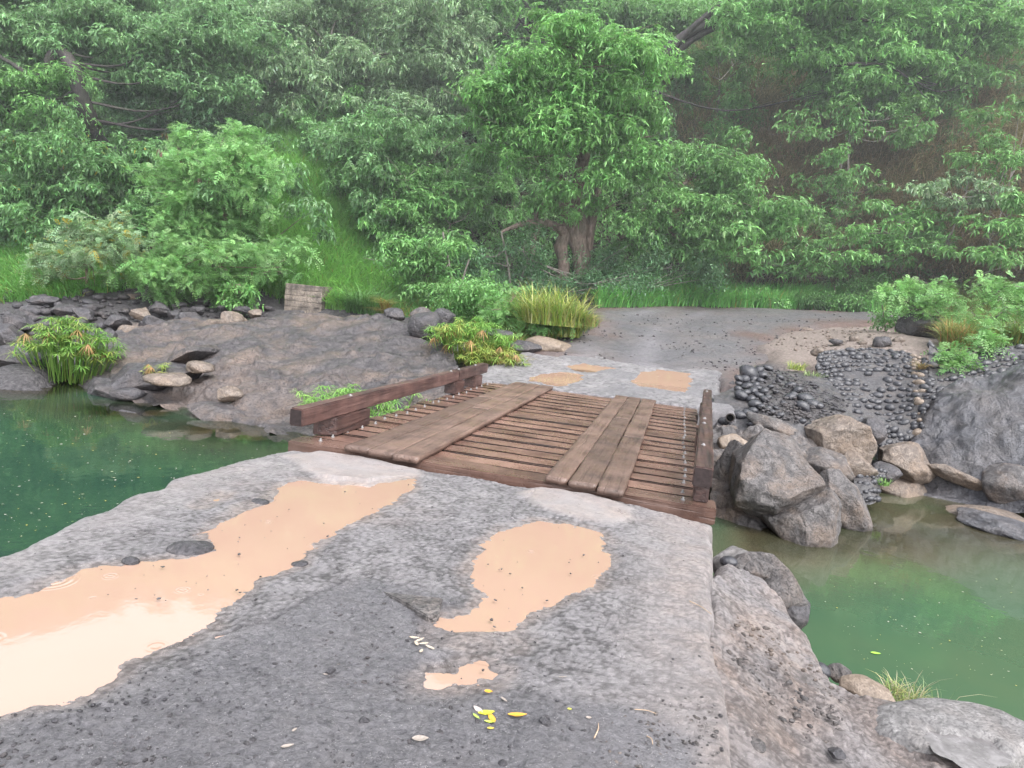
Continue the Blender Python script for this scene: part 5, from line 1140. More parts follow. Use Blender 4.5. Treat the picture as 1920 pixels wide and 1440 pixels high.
def plant(name, label, cat, d, base, stems, pads, style='rosette', tone='mid', dens=150, bark='bark', group=None, yellow=0., limbs=True, extra=None, trunk='trunk', crown='crown', flat=.8, join=True):
    """base (px,py); stems: list of [(px,py,ddepth,radius_px)...]; pads: (px,py,rx,ry[,ddepth[,tone]])"""
    B0 = PD(float(base[0]), float(base[1]), d); k = d/F; r = PR
    root = empty(name, B0, label, cat, group); acc = Acc(); lines = []
    tb = Acc()
    for st in stems:
        L3 = np.array([PD(float(x), float(y), d+dd) for x, y, dd, _ in st]); rr = np.array([q[3]*k for q in st]); n = max(len(st)*5, 8)
        pl = smooth_line(L3, n); rl = np.interp(np.linspace(0, 1, n), np.linspace(0, 1, len(rr)), rr); lines.append(np.c_[pl, rl])
        V, Q = tube_arrays(pl, rl, 9, 0, .35, int(abs(st[0][0]))); tb.add(V, Q, np.ones((len(V), 3)))
    P3 = {}
    for pd in pads:
        px, py, rx, ry = pd[:4]; dd = pd[4] if len(pd) > 4 and pd[4] is not None else r.uniform(-1.6, .6)*min(1, rx*k); tn = pd[5] if len(pd) > 5 else tone
        c = PD(float(px), float(py), d+dd); P3.setdefault(tn, []).append((c, (rx*k, rx*k*flat, ry*k)))
        if limbs and lines:
            allp = np.concatenate(lines); cand = allp[allp[:, 2] < c[2]+.3]; cand = cand if len(cand) else allp
            j = cand[np.argmin(np.linalg.norm(cand[:, :3]-c, axis=1))]; mid = (j[:3]+c)/2+np.array([r.normal()*.15, r.normal()*.15, -.12*np.linalg.norm(j[:3]-c)])
            pl = smooth_line([j[:3], mid, c], 9); V, Q = tube_arrays(pl, np.linspace(min(j[3]*.7, .07), .012, 9), 5); tb.add(V, Q, np.ones((len(V), 3)))
            for _ in range(3):
                e = c+r.normal(size=3)*np.array([rx*k, rx*k*.7, ry*k])*.6; V, Q = tube_arrays(smooth_line([pl[5], (pl[5]+e)/2+r.normal(size=3)*.08, e], 6), np.linspace(.018, .006, 6), 4); tb.add(V, Q, np.ones((len(V), 3)))
    for tn, ps in P3.items(): fill_pads(acc, ps, style, tn, dens, r, yellow, join)
    if tb.V: 
        V = np.concatenate(tb.V)-B0; o = mk(trunk, V, np.concatenate(tb.F), MT[bark], parent=root)
    if acc.V: acc.obj(crown, MT['leaf'], root, B0)
    if extra: extra(root, B0, k)
    return root

# ---- big trees of the hillside
plant('forest_tree', 'tree with layered bright green foliage and a gnarled forked trunk behind the road', 'tree', 27.6, (1080, 545), [
    [(1095, 548, 0, 22), (1092, 500, 0, 17), (1084, 455, 0, 17), (1070, 415, -.1, 14), (1056, 375, -.2, 10), (1050, 330, -.4, 8)],
    [(1086, 460, 0, 15), (1090, 420, -.1, 11), (1078, 385, -.2, 10), (1088, 325, -.5, 12), (1098, 260, -.9, 9), (1085, 190, -1.3, 7), (1090, 120, -1.7, 5)],
    [(1100, 470, .2, 10), (1112, 400, .2, 9), (1122, 340, .1, 8), (1135, 290, -.3, 7), (1160, 230, -.8, 5)],
    [(1050, 545, -.3, 12), (1058, 500, -.3, 10), (1052, 465, -.2, 13), (1064, 432, 0, 10)],
    [(1064, 440, 0, 12), (1042, 425, -.4, 8), (1020, 419, -.8, 8), (990, 418, -1, 6), (962, 426, -1.2, 4), (938, 436, -1.3, 2)],
    [(1010, 420, -.8, 5), (1000, 450, -.9, 7), (998, 478, -.9, 4)]],
    [(1090, 82, 80, 24, -2.2), (1150, 122, 90, 28, -2.4), (1205, 170, 46, 40, -2.2), (1000, 152, 80, 28, -1.8), (1060, 112, 100, 30, -2.6), (925, 205, 55, 26, -1.8), (960, 172, 66, 26, -2), (1012, 240, 80, 24, -2.4), (1062, 272, 60, 24, -2.6),
     (1130, 215, 55, 24, -2.6), (1188, 232, 52, 34, -2.4), (1182, 282, 60, 34, -2.4), (1100, 198, 44, 20, -2.5), (940, 262, 62, 22, -1.8), (1002, 292, 52, 22, -2.2), (1052, 345, 48, 22, -2.2), (1212, 312, 46, 28, -2), (1150, 262, 40, 22, -2.6), (896, 215, 36, 22, -1.6), (1085, 235, 40, 18, -2.6), (1165, 180, 50, 24, -2.7), (1030, 190, 55, 20, -2.4), (980, 225, 40, 18, -2.2), (1060, 160, 60, 22, -2.3), (1120, 165, 60, 24, -2.4), (1220, 255, 34, 26, -1.6), (1030, 365, 30, 16, -2), (1110, 330, 36, 18, -2), (1000, 385, 40, 18, -1.4), (1140, 385, 40, 18, -1.2), (1050, 55, 60, 22, -1.8), (1175, 80, 46, 22, -1.6), (1075, 405, 26, 12, -1.6)],
    'rosette', 'bright', 150, join=False)
plant('young_tree', 'spreading low tree with bright leaves reaching over the verge right of the gnarled trunk', 'tree', 27.4, (1135, 540), [
    [(1135, 545, .3, 8), (1150, 480, 0, 6), (1190, 440, -.4, 4), (1260, 425, -.8, 3)], [(1150, 480, 0, 5), (1230, 430, 0, 4), (1330, 410, .2, 3), (1430, 420, .3, 2)], [(1150, 480, 0, 5), (1200, 400, .3, 5), (1290, 340, .6, 3)]],
    [(1160, 430, 46, 22), (1220, 418, 56, 24), (1262, 442, 48, 26), (1195, 468, 36, 18), (1312, 448, 42, 22), (1335, 478, 38, 20), (1442, 400, 60, 22), (1382, 330, 80, 30, .5), (1422, 372, 60, 26), (1470, 418, 36, 16), (1300, 332, 60, 30, .4), (1352, 398, 60, 26), (1285, 385, 46, 22), (1250, 360, 50, 24, .4), (1402, 440, 36, 16), (1300, 475, 26, 14), (1250, 300, 50, 24, .6), (1340, 280, 60, 24, .8)], 'rosette', 'mid', 160)
plant('rain_tree', 'large spreading tree with a leaning dark trunk at the upper left', 'tree', 33, (196, 300), [
    [(205, 330, .2, 17), (185, 275, -2.2, 15), (165, 222, -3.6, 14), (150, 175, -4.2, 12), (135, 130, -4.2, 12), (115, 92, -3.6, 8), (85, 65, -3.2, 5), (40, 40, -3, 3)],
    [(132, 118, -4.1, 8), (110, 98, -4.1, 7), (92, 112, -4.1, 7), (88, 135, -4., 5), (60, 142, -4, 4), (20, 118, -4, 3), (-30, 90, -3.6, 2)],
    [(140, 140, -.4, 8), (180, 95, -.5, 6), (230, 78, -.7, 5), (300, 60, -1, 3), (380, 50, -1.2, 2)], [(130, 110, -.6, 7), (135, 60, -.5, 6), (145, 10, -.4, 4), (150, -30, -.4, 3)]],
    [(60, 32, 80, 26, -2.5), (150, 40, 80, 26, -2), (250, 40, 90, 26, -2), (340, 58, 80, 28, -2), (402, 42, 70, 28, -1.6), (62, 72, 70, 24, -3), (36, 172, 80, 34, -3.6, 'bright'), (92, 212, 60, 26, -3.4, 'bright'), (200, 100, 60, 20, -2.6), (270, 110, 80, 24, -2.4), (352, 130, 80, 28, -2), (402, 172, 60, 26, -1.4), (240, 155, 50, 16, -2), (330, 190, 54, 18, -1.4), (422, 112, 50, 24, -1), (20, 102, 56, 26, -3), (10, 205, 50, 24, -3.4, 'bright'), (120, 235, 36, 16, -3.2, 'bright'), (290, 15, 80, 26, -1), (180, 5, 80, 24, -1), (400, 0, 90, 26, -.5), (60, -10, 90, 24, -1.6), (300, 85, 60, 20, -2.6), (430, 200, 46, 18, -1), (170, 68, 50, 18, -2.6), (-60, -50, 110, 50, -2), (-120, -110, 120, 60, -1), (-150, 20, 90, 60, -2.6), (-40, 60, 70, 40, -2.6), (-40, 190, 60, 40, -3.4), (110, 165, 40, 14, -3.2)], 'rosette', 'blue', 150, 'bark_dark', flat=.7)
plant('pale_tree', 'pale grey-green tree with drooping foliage above the grassy slope', 'tree', 34.5, (530, 235), [
    [(520, 262, .3, 9), (530, 225, 0, 8), (538, 190, -.3, 6), (560, 130, -.6, 5), (620, 70, -1, 4)], [(556, 240, .2, 6), (557, 205, 0, 6), (575, 170, -.2, 5), (660, 120, -.6, 4), (760, 90, -.8, 3)]],
    [(540, 102, 60, 34), (600, 62, 80, 34), (560, 162, 70, 34), (640, 132, 80, 34), (512, 195, 40, 20), (600, 185, 60, 24), (682, 52, 80, 34), (722, 112, 70, 34), (782, 62, 80, 34), (702, 172, 70, 30), (762, 150, 60, 34), (832, 122, 60, 34), (852, 62, 70, 34), (782, 205, 60, 24), (660, 210, 50, 20), (640, 15, 90, 28), (762, 8, 90, 28), (530, 60, 50, 26), (860, 15, 80, 28), (880, 165, 50, 26), (620, 100, 60, 26), (700, 90, 60, 24), (850, 185, 50, 22), (560, 20, 60, 24)], 'rosette', 'pale', 150, 'bark_pale')
plant('forest_tree', 'tree with a broken grey limb deep in the gap between the two upper left crowns', 'tree', 38, (505, 130), [
    [(512, 200, .5, 7), (510, 140, .2, 6), (500, 100, 0, 5), (482, 68, -.2, 4), (462, 50, -.3, 2)]], [(470, 10, 60, 26), (440, 60, 40, 20), (480, -20, 70, 30), (440, 130, 40, 20), (455, 175, 36, 20, 0, 'mid'), (520, 20, 40, 24, .6), (430, 20, 50, 26)], 'rosette', 'deep', 130, 'bark_pale')
plant('forest_tree', 'many-stemmed bare dark tree at the top centre behind the bright crown', 'tree', 36.5, (1022, 100), [
    [(1030, 140, .4, 9), (1022, 95, 0, 9), (1015, 72, 0, 7), (990, 48, -.2, 7), (968, 20, -.4, 6), (955, -20, -.6, 5)], [(1020, 85, 0, 7), (1000, 40, -.5, 5), (985, 5, -.6, 4), (975, -30, -.6, 3)], [(1024, 92, 0, 7), (1036, 50, .2, 7), (1042, 0, .2, 5), (1045, -30, .2, 4)], [(1026, 90, 0, 5), (1060, 40, .4, 4), (1075, -10, .5, 3)], [(1040, 40, .2, 4), (1120, 25, 0, 3), (1160, -10, 0, 2)]],
    [(900, 20, 60, 26), (870, 100, 50, 28, .5), (930, 60, 50, 24), (1100, 20, 70, 24), (1180, 50, 60, 28), (1200, 5, 80, 26), (1270, 40, 60, 26), (960, -20, 70, 24), (1050, -25, 80, 20), (940, 110, 50, 24, .6), (880, 145, 50, 26, .8), (1230, 100, 50, 26, .4), (1130, 70, 46, 20, .8), (1250, 150, 44, 28, .5)], 'rosette', 'mid', 130, 'bark_dark')
plant('rain_tree', 'wide tree with dark arching limbs sweeping across the upper right', 'tree', 32.5, (1175, 200), [
    [(1160, 290, 1.5, 14), (1178, 200, 1.1, 12), (1200, 150, .8, 11), (1250, 92, .2, 10), (1310, 52, -.3, 8), (1370, 25, -.7, 6), (1440, 10, -1, 4), (1520, 20, -1.2, 3)], [(1215, 140, .7, 8), (1260, 105, .2, 7), (1320, 60, -.2, 6), (1400, 40, -.8, 4), (1480, 60, -1.2, 3), (1535, 118, -1.6, 3), (1600, 120, -1.8, 3), (1660, 122, -1.9, 2), (1710, 150, -2, 1.5)], [(1230, 125, .4, 8), (1280, 70, -.2, 6), (1330, 25, -.6, 5), (1380, -15, -.8, 3)], [(1440, 15, -1, 3), (1560, 30, -1.4, 3), (1640, 40, -1.8, 2)]],
    [(1450, 28, 90, 24), (1502, 60, 80, 26), (1562, 80, 70, 26), (1622, 100, 80, 26), (1682, 130, 80, 26), (1540, 132, 60, 26), (1602, 160, 60, 24), (1702, 170, 70, 20), (1782, 142, 60, 24), (1742, 100, 70, 24), (1652, 40, 90, 28), (1752, 40, 90, 28), (1402, 60, 50, 20, -1.5, 'bright'), (1362, 30, 60, 20), (1480, 90, 46, 22, -1.8, 'bright'), (1450, 48, 60, 18, -1.8, 'bright'), (1540, 175, 40, 20), (1520, 108, 50, 22, -1.8), (1840, 60, 80, 30), (1850, 0, 90, 28), (1720, 0, 90, 26), (1560, 10, 90, 26), (1420, -5, 80, 22), (1830, 150, 46, 20), (1660, 185, 50, 18), (1750, 185, 46, 16)], 'rosette', 'mid', 150, 'bark_dark', flat=.75)
# ---- lighter feathery trees and bushes at the foot of the slope
def pods(root, B0, k):
    r = PR
    for (px, py) in ((430, 275), (445, 300), (415, 325), (360, 310), (300, 282), (455, 318), (395, 330), (470, 330), (372, 335), (430, 350), (500, 325), (340, 300), (455, 290), (410, 285), (385, 350), (310, 250)):
        acc = Acc(); c = PD(float(px), float(py), 23.4); n = 9; a = r.uniform(0, 6.28, n); T = np.stack([np.cos(a)*.35, np.sin(a)*.35, -np.ones(n)], -1)
        acc.add(*leafset(np.repeat(c[None], n, 0)+r.normal(size=(n, 3))*.05, T, r.uniform(.16, .26, n), .04, .1, shade((.10, .055, .045), n, r, .2), r))
        acc.obj('seed_pod_bunch', MT['leaf'], root, B0)
plant('feathery_tree', 'light green feathery tree hung with brown seed pods on the left of the grassy slope', 'tree', 24.6, (428, 480), [
    [(432, 500, .2, 6), (428, 460, 0, 5), (422, 410, -.2, 5), (425, 350, -.3, 4), (430, 290, -.4, 3)], [(425, 440, 0, 4), (380, 390, -.3, 3), (345, 330, -.5, 2.5)]],
    [(330, 258, 30, 16), (360, 288, 50, 22), (420, 258, 46, 22), (442, 290, 50, 26), (390, 330, 60, 26), (330, 328, 40, 20), (310, 368, 40, 24), (462, 330, 50, 26), (350, 388, 60, 26), (422, 378, 50, 26), (322, 420, 46, 22), (482, 310, 34, 20), (400, 428, 60, 26), (372, 420, 40, 22), (440, 345, 40, 22), (300, 345, 26, 16), (460, 385, 36, 20)], 'feather', 'feather', 115, extra=pods)
plant('feathery_bush', 'low feathery bush spreading over the boulders left of the block pillar', 'bush', 22.4, (390, 560), [[(392, 572, 0, 3), (385, 530, -.1, 3), (370, 490, -.2, 2)], [(392, 570, 0, 2), (430, 520, -.2, 2)]],
    [(300, 500, 60, 28), (370, 482, 60, 28), (442, 482, 60, 26), (350, 528, 50, 20), (420, 518, 50, 20), (442, 545, 34, 20), (472, 508, 40, 18), (545, 470, 50, 20, .8), (280, 530, 40, 18), (390, 545, 36, 14), (440, 565, 20, 14, -.6), (330, 470, 44, 22), (500, 490, 46, 20, .6), (520, 505, 30, 14, .5)], 'feather', 'feather', 120, trunk='stem', crown='foliage')
plant('leafy_bush', 'pale yellowish bush with a few yellow leaves above the left boulders', 'bush', 22.8, (165, 560), [[(166, 568, 0, 4), (163, 520, 0, 3), (160, 470, -.2, 2)]],
    [(150, 432, 50, 24), (202, 440, 44, 22), (120, 478, 44, 24), (190, 478, 50, 24), (100, 510, 40, 20), (160, 500, 40, 20), (215, 415, 30, 20), (90, 490, 30, 18), (240, 460, 34, 20)], 'feather', 'pale', 110, yellow=.10, trunk='stem', crown='foliage')
plant('leafy_bush', 'dark green thicket filling the slope under the leaning trunk at the left', 'bush', 28, (140, 450), [[(125, 420, 0, 3), (122, 380, 0, 3), (118, 340, 0, 2)], [(245, 410, .2, 2.5), (246, 350, .3, 2)]],
    [(40, 290, 60, 34), (110, 280, 60, 34), (40, 360, 60, 36), (120, 350, 60, 34), (200, 330, 60, 34), (240, 370, 50, 30), (40, 420, 60, 30), (190, 390, 50, 28), (240, 310, 46, 26), (110, 410, 50, 26), (-30, 340, 50, 50), (265, 290, 40, 26), (160, 300, 50, 28)], 'rosette', 'deep', 130, 'bark_dark', yellow=.012, trunk='stem', crown='foliage')
plant('leafy_bush', 'dim blue-green thicket in the hollow between the left trees', 'bush', 33, (330, 300), [[(330, 300, 0, 3), (330, 240, 0, 2)]],
    [(260, 220, 60, 34), (330, 230, 60, 34), (390, 230, 50, 30), (440, 240, 46, 30), (280, 270, 50, 30), (460, 160, 40, 40, 2), (230, 180, 50, 28), (300, 180, 50, 28)], 'rosette', 'dark', 130, 'bark_dark', trunk='stem', crown='foliage')
for k, (lb, d, base, pads, tn) in enumerate((
    ('leafy sapling with pale thin stems on the slope left of the gnarled tree', 27.5, (815, 480), [(800, 335, 60, 24), (850, 350, 50, 22), (780, 370, 50, 22), (760, 400, 50, 22), (830, 395, 46, 20), (800, 440, 60, 26), (870, 440, 44, 22), (760, 330, 50, 20), (880, 380, 40, 18)], 'mid'),
    ('bushy green shrub between the grass slope and the gnarled tree', 28.5, (720, 400), [(700, 270, 60, 28), (760, 270, 60, 26), (640, 280, 46, 22), (820, 280, 60, 26), (700, 330, 60, 26), (680, 380, 44, 22), (870, 300, 50, 26), (730, 230, 60, 22), (840, 240, 50, 22)], 'blue'),
    ('shrub with dark lower leaves at the bank behind the yellow grass', 24.5, (850, 545), [(830, 500, 50, 22), (790, 480, 50, 24), (860, 530, 40, 20), (760, 510, 50, 22), (810, 545, 50, 18), (740, 470, 40, 22), (850, 465, 40, 18)], 'mid'),
    ('dark small-leaved scrub in the shade below the gnarled trunk', 26.2, (960, 545), [(1065, 535, 40, 20), (1120, 540, 40, 18), (900, 480, 50, 30), (950, 500, 50, 34), (1000, 520, 44, 26), (920, 530, 50, 22), (980, 460, 36, 20), (1030, 540, 40, 18), (1150, 500, 40, 34), (1200, 520, 50, 26), (1260, 500, 50, 34), (1310, 525, 46, 26)], 'dark'))):
    plant('leafy_shrub', lb, 'shrub', d, base, [[(base[0], base[1]+15, .1, 2.5), (base[0]-8, base[1]-50, 0, 2), (base[0]-20, base[1]-110, -.1, 1.5)], [(base[0]+6, base[1]+12, .1, 2), (base[0]+30, base[1]-60, 0, 1.5)]], pads, 'small' if tn == 'dark' else 'rosette', tn, 150 if tn != 'dark' else 130, 'bark_pale', trunk='stem', crown='foliage')
for lb, d, base, pads, st, tn in (
    ('feathery bush growing against the left side of the yellow grass clump', 19.6, (955, 612), [(950, 575, 46, 24), (985, 590, 30, 16), (930, 590, 30, 16), (965, 555, 30, 14)], 'feather', 'feather'),
    ('low feathery plant at the foot of the yellow grass clump', 18.4, (1010, 622), [(1010, 606, 48, 14), (985, 615, 26, 10), (1045, 600, 22, 9)], 'feather', 'feather'),
    ('leafy bush mixed with grass above the dark boulders', 20.6, (890, 600), [(895, 570, 50, 24), (860, 580, 40, 20), (920, 545, 36, 20), (880, 540, 34, 18), (840, 560, 34, 18)], 'small', 'mid'),
    ('green sprig hanging over the rubble left of the block pillar', 21.4, (440, 585), [(440, 560, 30, 18), (425, 540, 26, 14), (455, 540, 20, 12)], 'rosette', 'bright'),
    ('small leafy bush at the end of the gravel road', 20.5, (1660, 612), [(1660, 588, 32, 22), (1685, 596, 24, 14), (1645, 600, 20, 12)], 'small', 'mid'),
    ('low green creeper draping the verge left of the far bend', 28.5, (1570, 575), [(1570, 560, 60, 14), (1630, 548, 40, 20), (1500, 566, 50, 10), (1440, 564, 40, 10)], 'small', 'mid')):
    plant('leafy_bush', lb, 'bush', d, base, [[(base[0], base[1]+4, 0, 1.6), (base[0]-3, base[1]-20, 0, 1.2), (base[0]-6, base[1]-40, 0, 1)]], pads, st, tn, 190, trunk='stem', crown='foliage', limbs=st != 'small')
for lb, d, base, stems, pads, tn in (
    ('feathery shrub with a dark bent stem over the pitted boulder', 19.5, (1735, 595), [[(1735, 600, 0, 2.5), (1745, 575, 0, 2.2), (1770, 555, 0, 1.8)]], [(1725, 550, 50, 20), (1775, 548, 40, 18), (1690, 555, 34, 16), (1755, 590, 36, 12, -.6), (1740, 532, 34, 12)], 'feather'),
    ('bright feathery shrub filling the right edge above the cliff wall', 17.5, (1890, 650), [[(1888, 655, 0, 2.5), (1885, 610, 0, 2), (1880, 560, 0, 1.6)]], [(1885, 545, 44, 26), (1920, 570, 50, 30), (1875, 590, 44, 22), (1915, 620, 46, 24), (1860, 625, 36, 18), (1960, 560, 50, 40), (1850, 560, 26, 18)], 'feather'),
    ('feathery spray hanging down over the low cobble wall', 15.4, (1850, 652), [[(1862, 645, 0, 2), (1825, 662, -.2, 1.6), (1780, 685, -.4, 1.2)]], [(1835, 650, 34, 16, -.2), (1800, 668, 36, 16, -.4), (1775, 688, 34, 12, -.5), (1855, 632, 34, 16, 0), (1805, 690, 24, 12, -.5)], 'feather'),
    ('pale slender sapling standing out against the brown slope at right', 26.5, (1790, 440), [[(1770, 470, 0, 2.5), (1790, 420, -.2, 2), (1800, 370, -.4, 1.6)]], [(1755, 358, 36, 14), (1812, 340, 30, 12), (1850, 352, 30, 12), (1838, 378, 36, 14), (1790, 375, 34, 14), (1862, 375, 24, 10), (1740, 372, 24, 12)], 'pale'),
    ('thin green sapling on the brown slope left of the pale one', 27.5, (1690, 500), [[(1690, 505, 0, 2), (1685, 450, -.2, 2), (1690, 400, -.4, 1.4)]], [(1690, 395, 50, 16), (1650, 432, 50, 18), (1712, 440, 50, 18), (1680, 470, 50, 16), (1740, 410, 36, 14), (1640, 480, 40, 14), (1750, 460, 40, 14)], 'bright'),
    ('leafy sapling high on the brown slope below the sweeping canopy', 31, (1590, 330), [[(1592, 340, 0, 2), (1590, 280, -.2, 2), (1595, 220, -.4, 1.5)]], [(1590, 205, 36, 16), (1610, 240, 30, 18), (1700, 210, 44, 18), (1690, 250, 40, 16), (1480, 240, 40, 18), (1740, 230, 34, 16)], 'mid'),
    ('small bush on the lower brown slope above the verge', 28.5, (1500, 520), [[(1500, 525, 0, 2), (1495, 490, 0, 1.6)]], [(1495, 480, 46, 16), (1540, 500, 40, 14), (1460, 510, 40, 16), (1560, 460, 44, 16), (1600, 500, 36, 16), (1420, 480, 40, 18)], 'mid'),
    ('light green sapling at the far right edge of the slope', 25.5, (1860, 500), [[(1858, 505, 0, 2), (1855, 450, 0, 1.6)]], [(1850, 430, 50, 18), (1890, 300, 50, 24, .8), (1900, 440, 40, 18), (1840, 480, 46, 16), (1905, 380, 36, 18), (1890, 490, 40, 18), (1910, 220, 60, 30, 2), (1820, 290, 50, 22, 1.5)], 'bright')):
    plant('feathery_shrub' if d < 21 else 'sapling', lb, 'shrub' if d < 21 else 'sapling', d, base, stems, pads, 'feather' if d < 21 else 'rosette', tn, 105 if d > 21 else 100, 'bark_pale', trunk='stem', crown='foliage')

plant('leafy_shrub', 'vine-draped green shrub on the brown slope just right of the bright central crown', 'shrub', 35.5, (1340, 270), [[(1340, 290, .2, 2.5), (1345, 220, 0, 2), (1350, 150, -.2, 1.5)], [(1345, 230, 0, 2), (1400, 190, 0, 1.5)]],
    [(1310, 120, 34, 22), (1350, 95, 40, 24), (1390, 130, 36, 22), (1330, 170, 40, 22), (1300, 215, 34, 22), (1380, 190, 40, 24), (1420, 225, 36, 20), (1350, 245, 36, 18), (1400, 85, 40, 22, 1), (1440, 150, 34, 20)], 'rosette', 'mid', 120, 'bark_pale', trunk='stem', crown='foliage')
plant('leafy_shrub', 'green shrub with hanging sprays at the right edge below the sweeping canopy', 'shrub', 33.5, (1880, 300), [[(1880, 310, .2, 2.5), (1885, 250, 0, 2), (1880, 190, -.2, 1.5)]],
    [(1850, 170, 40, 22), (1895, 140, 40, 24), (1920, 190, 40, 24), (1870, 220, 40, 22), (1910, 250, 40, 22), (1840, 250, 34, 20), (1800, 210, 36, 18), (1780, 260, 36, 18)], 'rosette', 'blue', 115, 'bark_pale', trunk='stem', crown='foliage')
plant('leafy_shrub', 'straggly green shrub in the middle of the brown slope above the verge', 'shrub', 31, (1570, 400), [[(1572, 420, .2, 2.2), (1570, 350, 0, 1.8), (1580, 300, -.2, 1.2)]],
    [(1560, 300, 34, 18), (1600, 330, 34, 16), (1540, 350, 36, 18), (1590, 380, 36, 16), (1520, 400, 36, 16), (1640, 350, 32, 16), (1550, 420, 36, 16), (1620, 420, 30, 14)], 'rosette', 'mid', 95, 'bark_pale', trunk='stem', crown='foliage')

# ---- grass and sedges
def blades(acc, B, Ln, W, lean, col, r, dirn=None, up=1.):
    n = len(B); a = r.uniform(0, 6.28, n); H = np.stack([np.cos(a), np.sin(a), np.zeros(n)], -1)
    if dirn is not None: H = unit(H+np.asarray(dirn))
    S = np.stack([-H[:, 1], H[:, 0], np.zeros(n)], -1)+r.normal(size=(n, 3))*.2; Ln = np.broadcast_to(Ln, (n,))[:, None]; W = np.broadcast_to(W, (n,))[:, None]; le = np.broadcast_to(lean, (n,))[:, None]
    pts = []
    for s, w_ in ((0, 1.), (.4, .9), (.75, .6), (1., .1)):
        p = B+ZU*Ln*up*(s-.55*le*s*s)+H*Ln*le*s**1.7*.8; pts += [p-S*W*.5*w_, p+S*W*.5*w_]
    V = np.stack(pts, 1).reshape(-1, 3); k = (np.arange(n)*8)[:, None]; Q = np.concatenate([k+np.array([0, 1, 3, 2]), k+np.array([2, 3, 5, 4]), k+np.array([4, 5, 7, 6])])
    acc.add(V, Q, np.repeat(col, 8, 0))
def grass_px(name, label, poly, n, Ln, W, lean, tone, seed, var=.25, tuft=5, yellow=0., d0=8, kind='stuff', dry=0.):
    r = np.random.default_rng(seed); P = np.array(poly, float); x0, y0 = P.min(0); x1, y1 = P.max(0); q = np.stack([r.uniform(x0, x1, n*4), r.uniform(y0, y1, n*4)], -1); q = q[in_poly(q[:, 0], q[:, 1], poly)][:n]
    w_ = G(q[:, 0], q[:, 1], d0=d0); w_ = w_[~np.isnan(w_[:, 0])]; acc = Acc()
    for k in range(tuft):
        B = w_+r.normal(size=w_.shape)*np.array([.09, .09, 0]); B[:, 2] = tz(B[:, 0], B[:, 1])-.03; m = len(B)
        c = shade(tone, m, r, var); y = r.random(m) < yellow; c[y] = shade((.36, .33, .10), int(y.sum()), r, .2); y = r.random(m) < dry; c[y] = shade((.26, .16, .085), int(y.sum()), r, .25)
        blades(acc, B, r.uniform(*Ln, m), W, r.uniform(*lean, m), c, r, dirn=(.2, -.5, 0))
    return tag(acc.obj(name, MT['grass']), label, kind=kind)
grass_px('slope_grass', 'long bright green grass covering the slope behind the block pillar', [(500, 215), (600, 235), (680, 290), (760, 330), (780, 430), (760, 560), (640, 585), (520, 560), (440, 520), (470, 400), (490, 300)], 9000, (.5, 1.1), .035, (.5, 1.2), (.24, .50, .12), 101, yellow=.02)
grass_px('slope_grass', 'green grass on the bank above the left boulders', [(-40, 470), (70, 455), (120, 490), (230, 505), (280, 520), (240, 545), (120, 560), (-40, 570)], 3200, (.3, .8), .03, (.5, 1.1), (.17, .38, .10), 102, yellow=.05)
grass_px('verge_grass', 'tall green grass along the far verge of the gravel road', [(1120, 578), (1120, 555), (1200, 548), (1330, 545), (1380, 562), (1500, 562), (1640, 560), (1660, 585), (1560, 582), (1420, 578), (1250, 575)], 3600, (.6, 1.25), .034, (.35, 1.), (.17, .45, .11), 103, yellow=.05)
grass_px('verge_grass', 'mixed grass and weeds on the bank between the pillar and the yellow clump', [(600, 560), (700, 530), (840, 530), (960, 560), (1000, 590), (960, 620), (900, 640), (860, 640), (800, 600), (700, 590)], 2600, (.25, .7), .026, (.5, 1.1), (.15, .33, .10), 104, yellow=.12, dry=.10)
grass_px('verge_grass', 'weedy grass along the left edge of the far road', [(900, 640), (960, 610), (1060, 610), (1110, 600), (1120, 615), (1060, 632), (1000, 652), (930, 668)], 900, (.2, .5), .02, (.5, 1.2), (.16, .28, .09), 106, yellow=.3, dry=.2)
grass_px('verge_grass', 'yellowing grass and weeds behind the right cliff wall', [(1740, 560), (1800, 545), (1960, 540), (1960, 640), (1860, 650), (1780, 640), (1750, 620)], 2600, (.35, .9), .024, (.4, 1.), (.22, .30, .10), 105, yellow=.35, dry=.15)
def clump(name, label, cat, px, py, d, n, Ln, W, lean, spread, tones, seed, dirn=None, group=None):
    r = np.random.default_rng(seed); c = PD(float(px), float(py), d); acc = Acc(); a = r.uniform(0, 6.28, n); q = spread*np.sqrt(r.random(n))
    B = c+np.stack([np.cos(a)*q, np.sin(a)*q, np.zeros(n)], -1); g = tz(B[:, 0], B[:, 1]); B[:, 2] = np.where(np.abs(g-c[2]) < .5, np.maximum(g, c[2]-.3), c[2])-.04; cc = np.concatenate([shade(t, 1, r, .0) for t in tones])[r.integers(0, len(tones), n)]*(1+r.normal(size=(n, 1))*.22).clip(.4, 1.6)
    blades(acc, B-c, r.uniform(*Ln, n), W, r.uniform(*lean, n), cc, r, dirn)
    o = acc.obj(name, MT['grass']); o.location = [float(v) for v in c]; return tag(o, label, cat, group)
YG = [(.30, .36, .08), (.38, .36, .12), (.20, .33, .07), (.42, .36, .16)]
clump('grass_clump', 'tall yellow-green grass clump at the left edge of the gravel road', 'grass clump', 1035, 606, 18.6, 1500, (.8, 1.6), .024, (.35, 1.1), .85, YG, 201)
clump('grass_clump', 'smaller yellowish grass tuft right of the tall yellow clump', 'grass clump', 1095, 608, 18.6, 360, (.4, .8), .02, (.6, 1.2), .35, YG, 202)
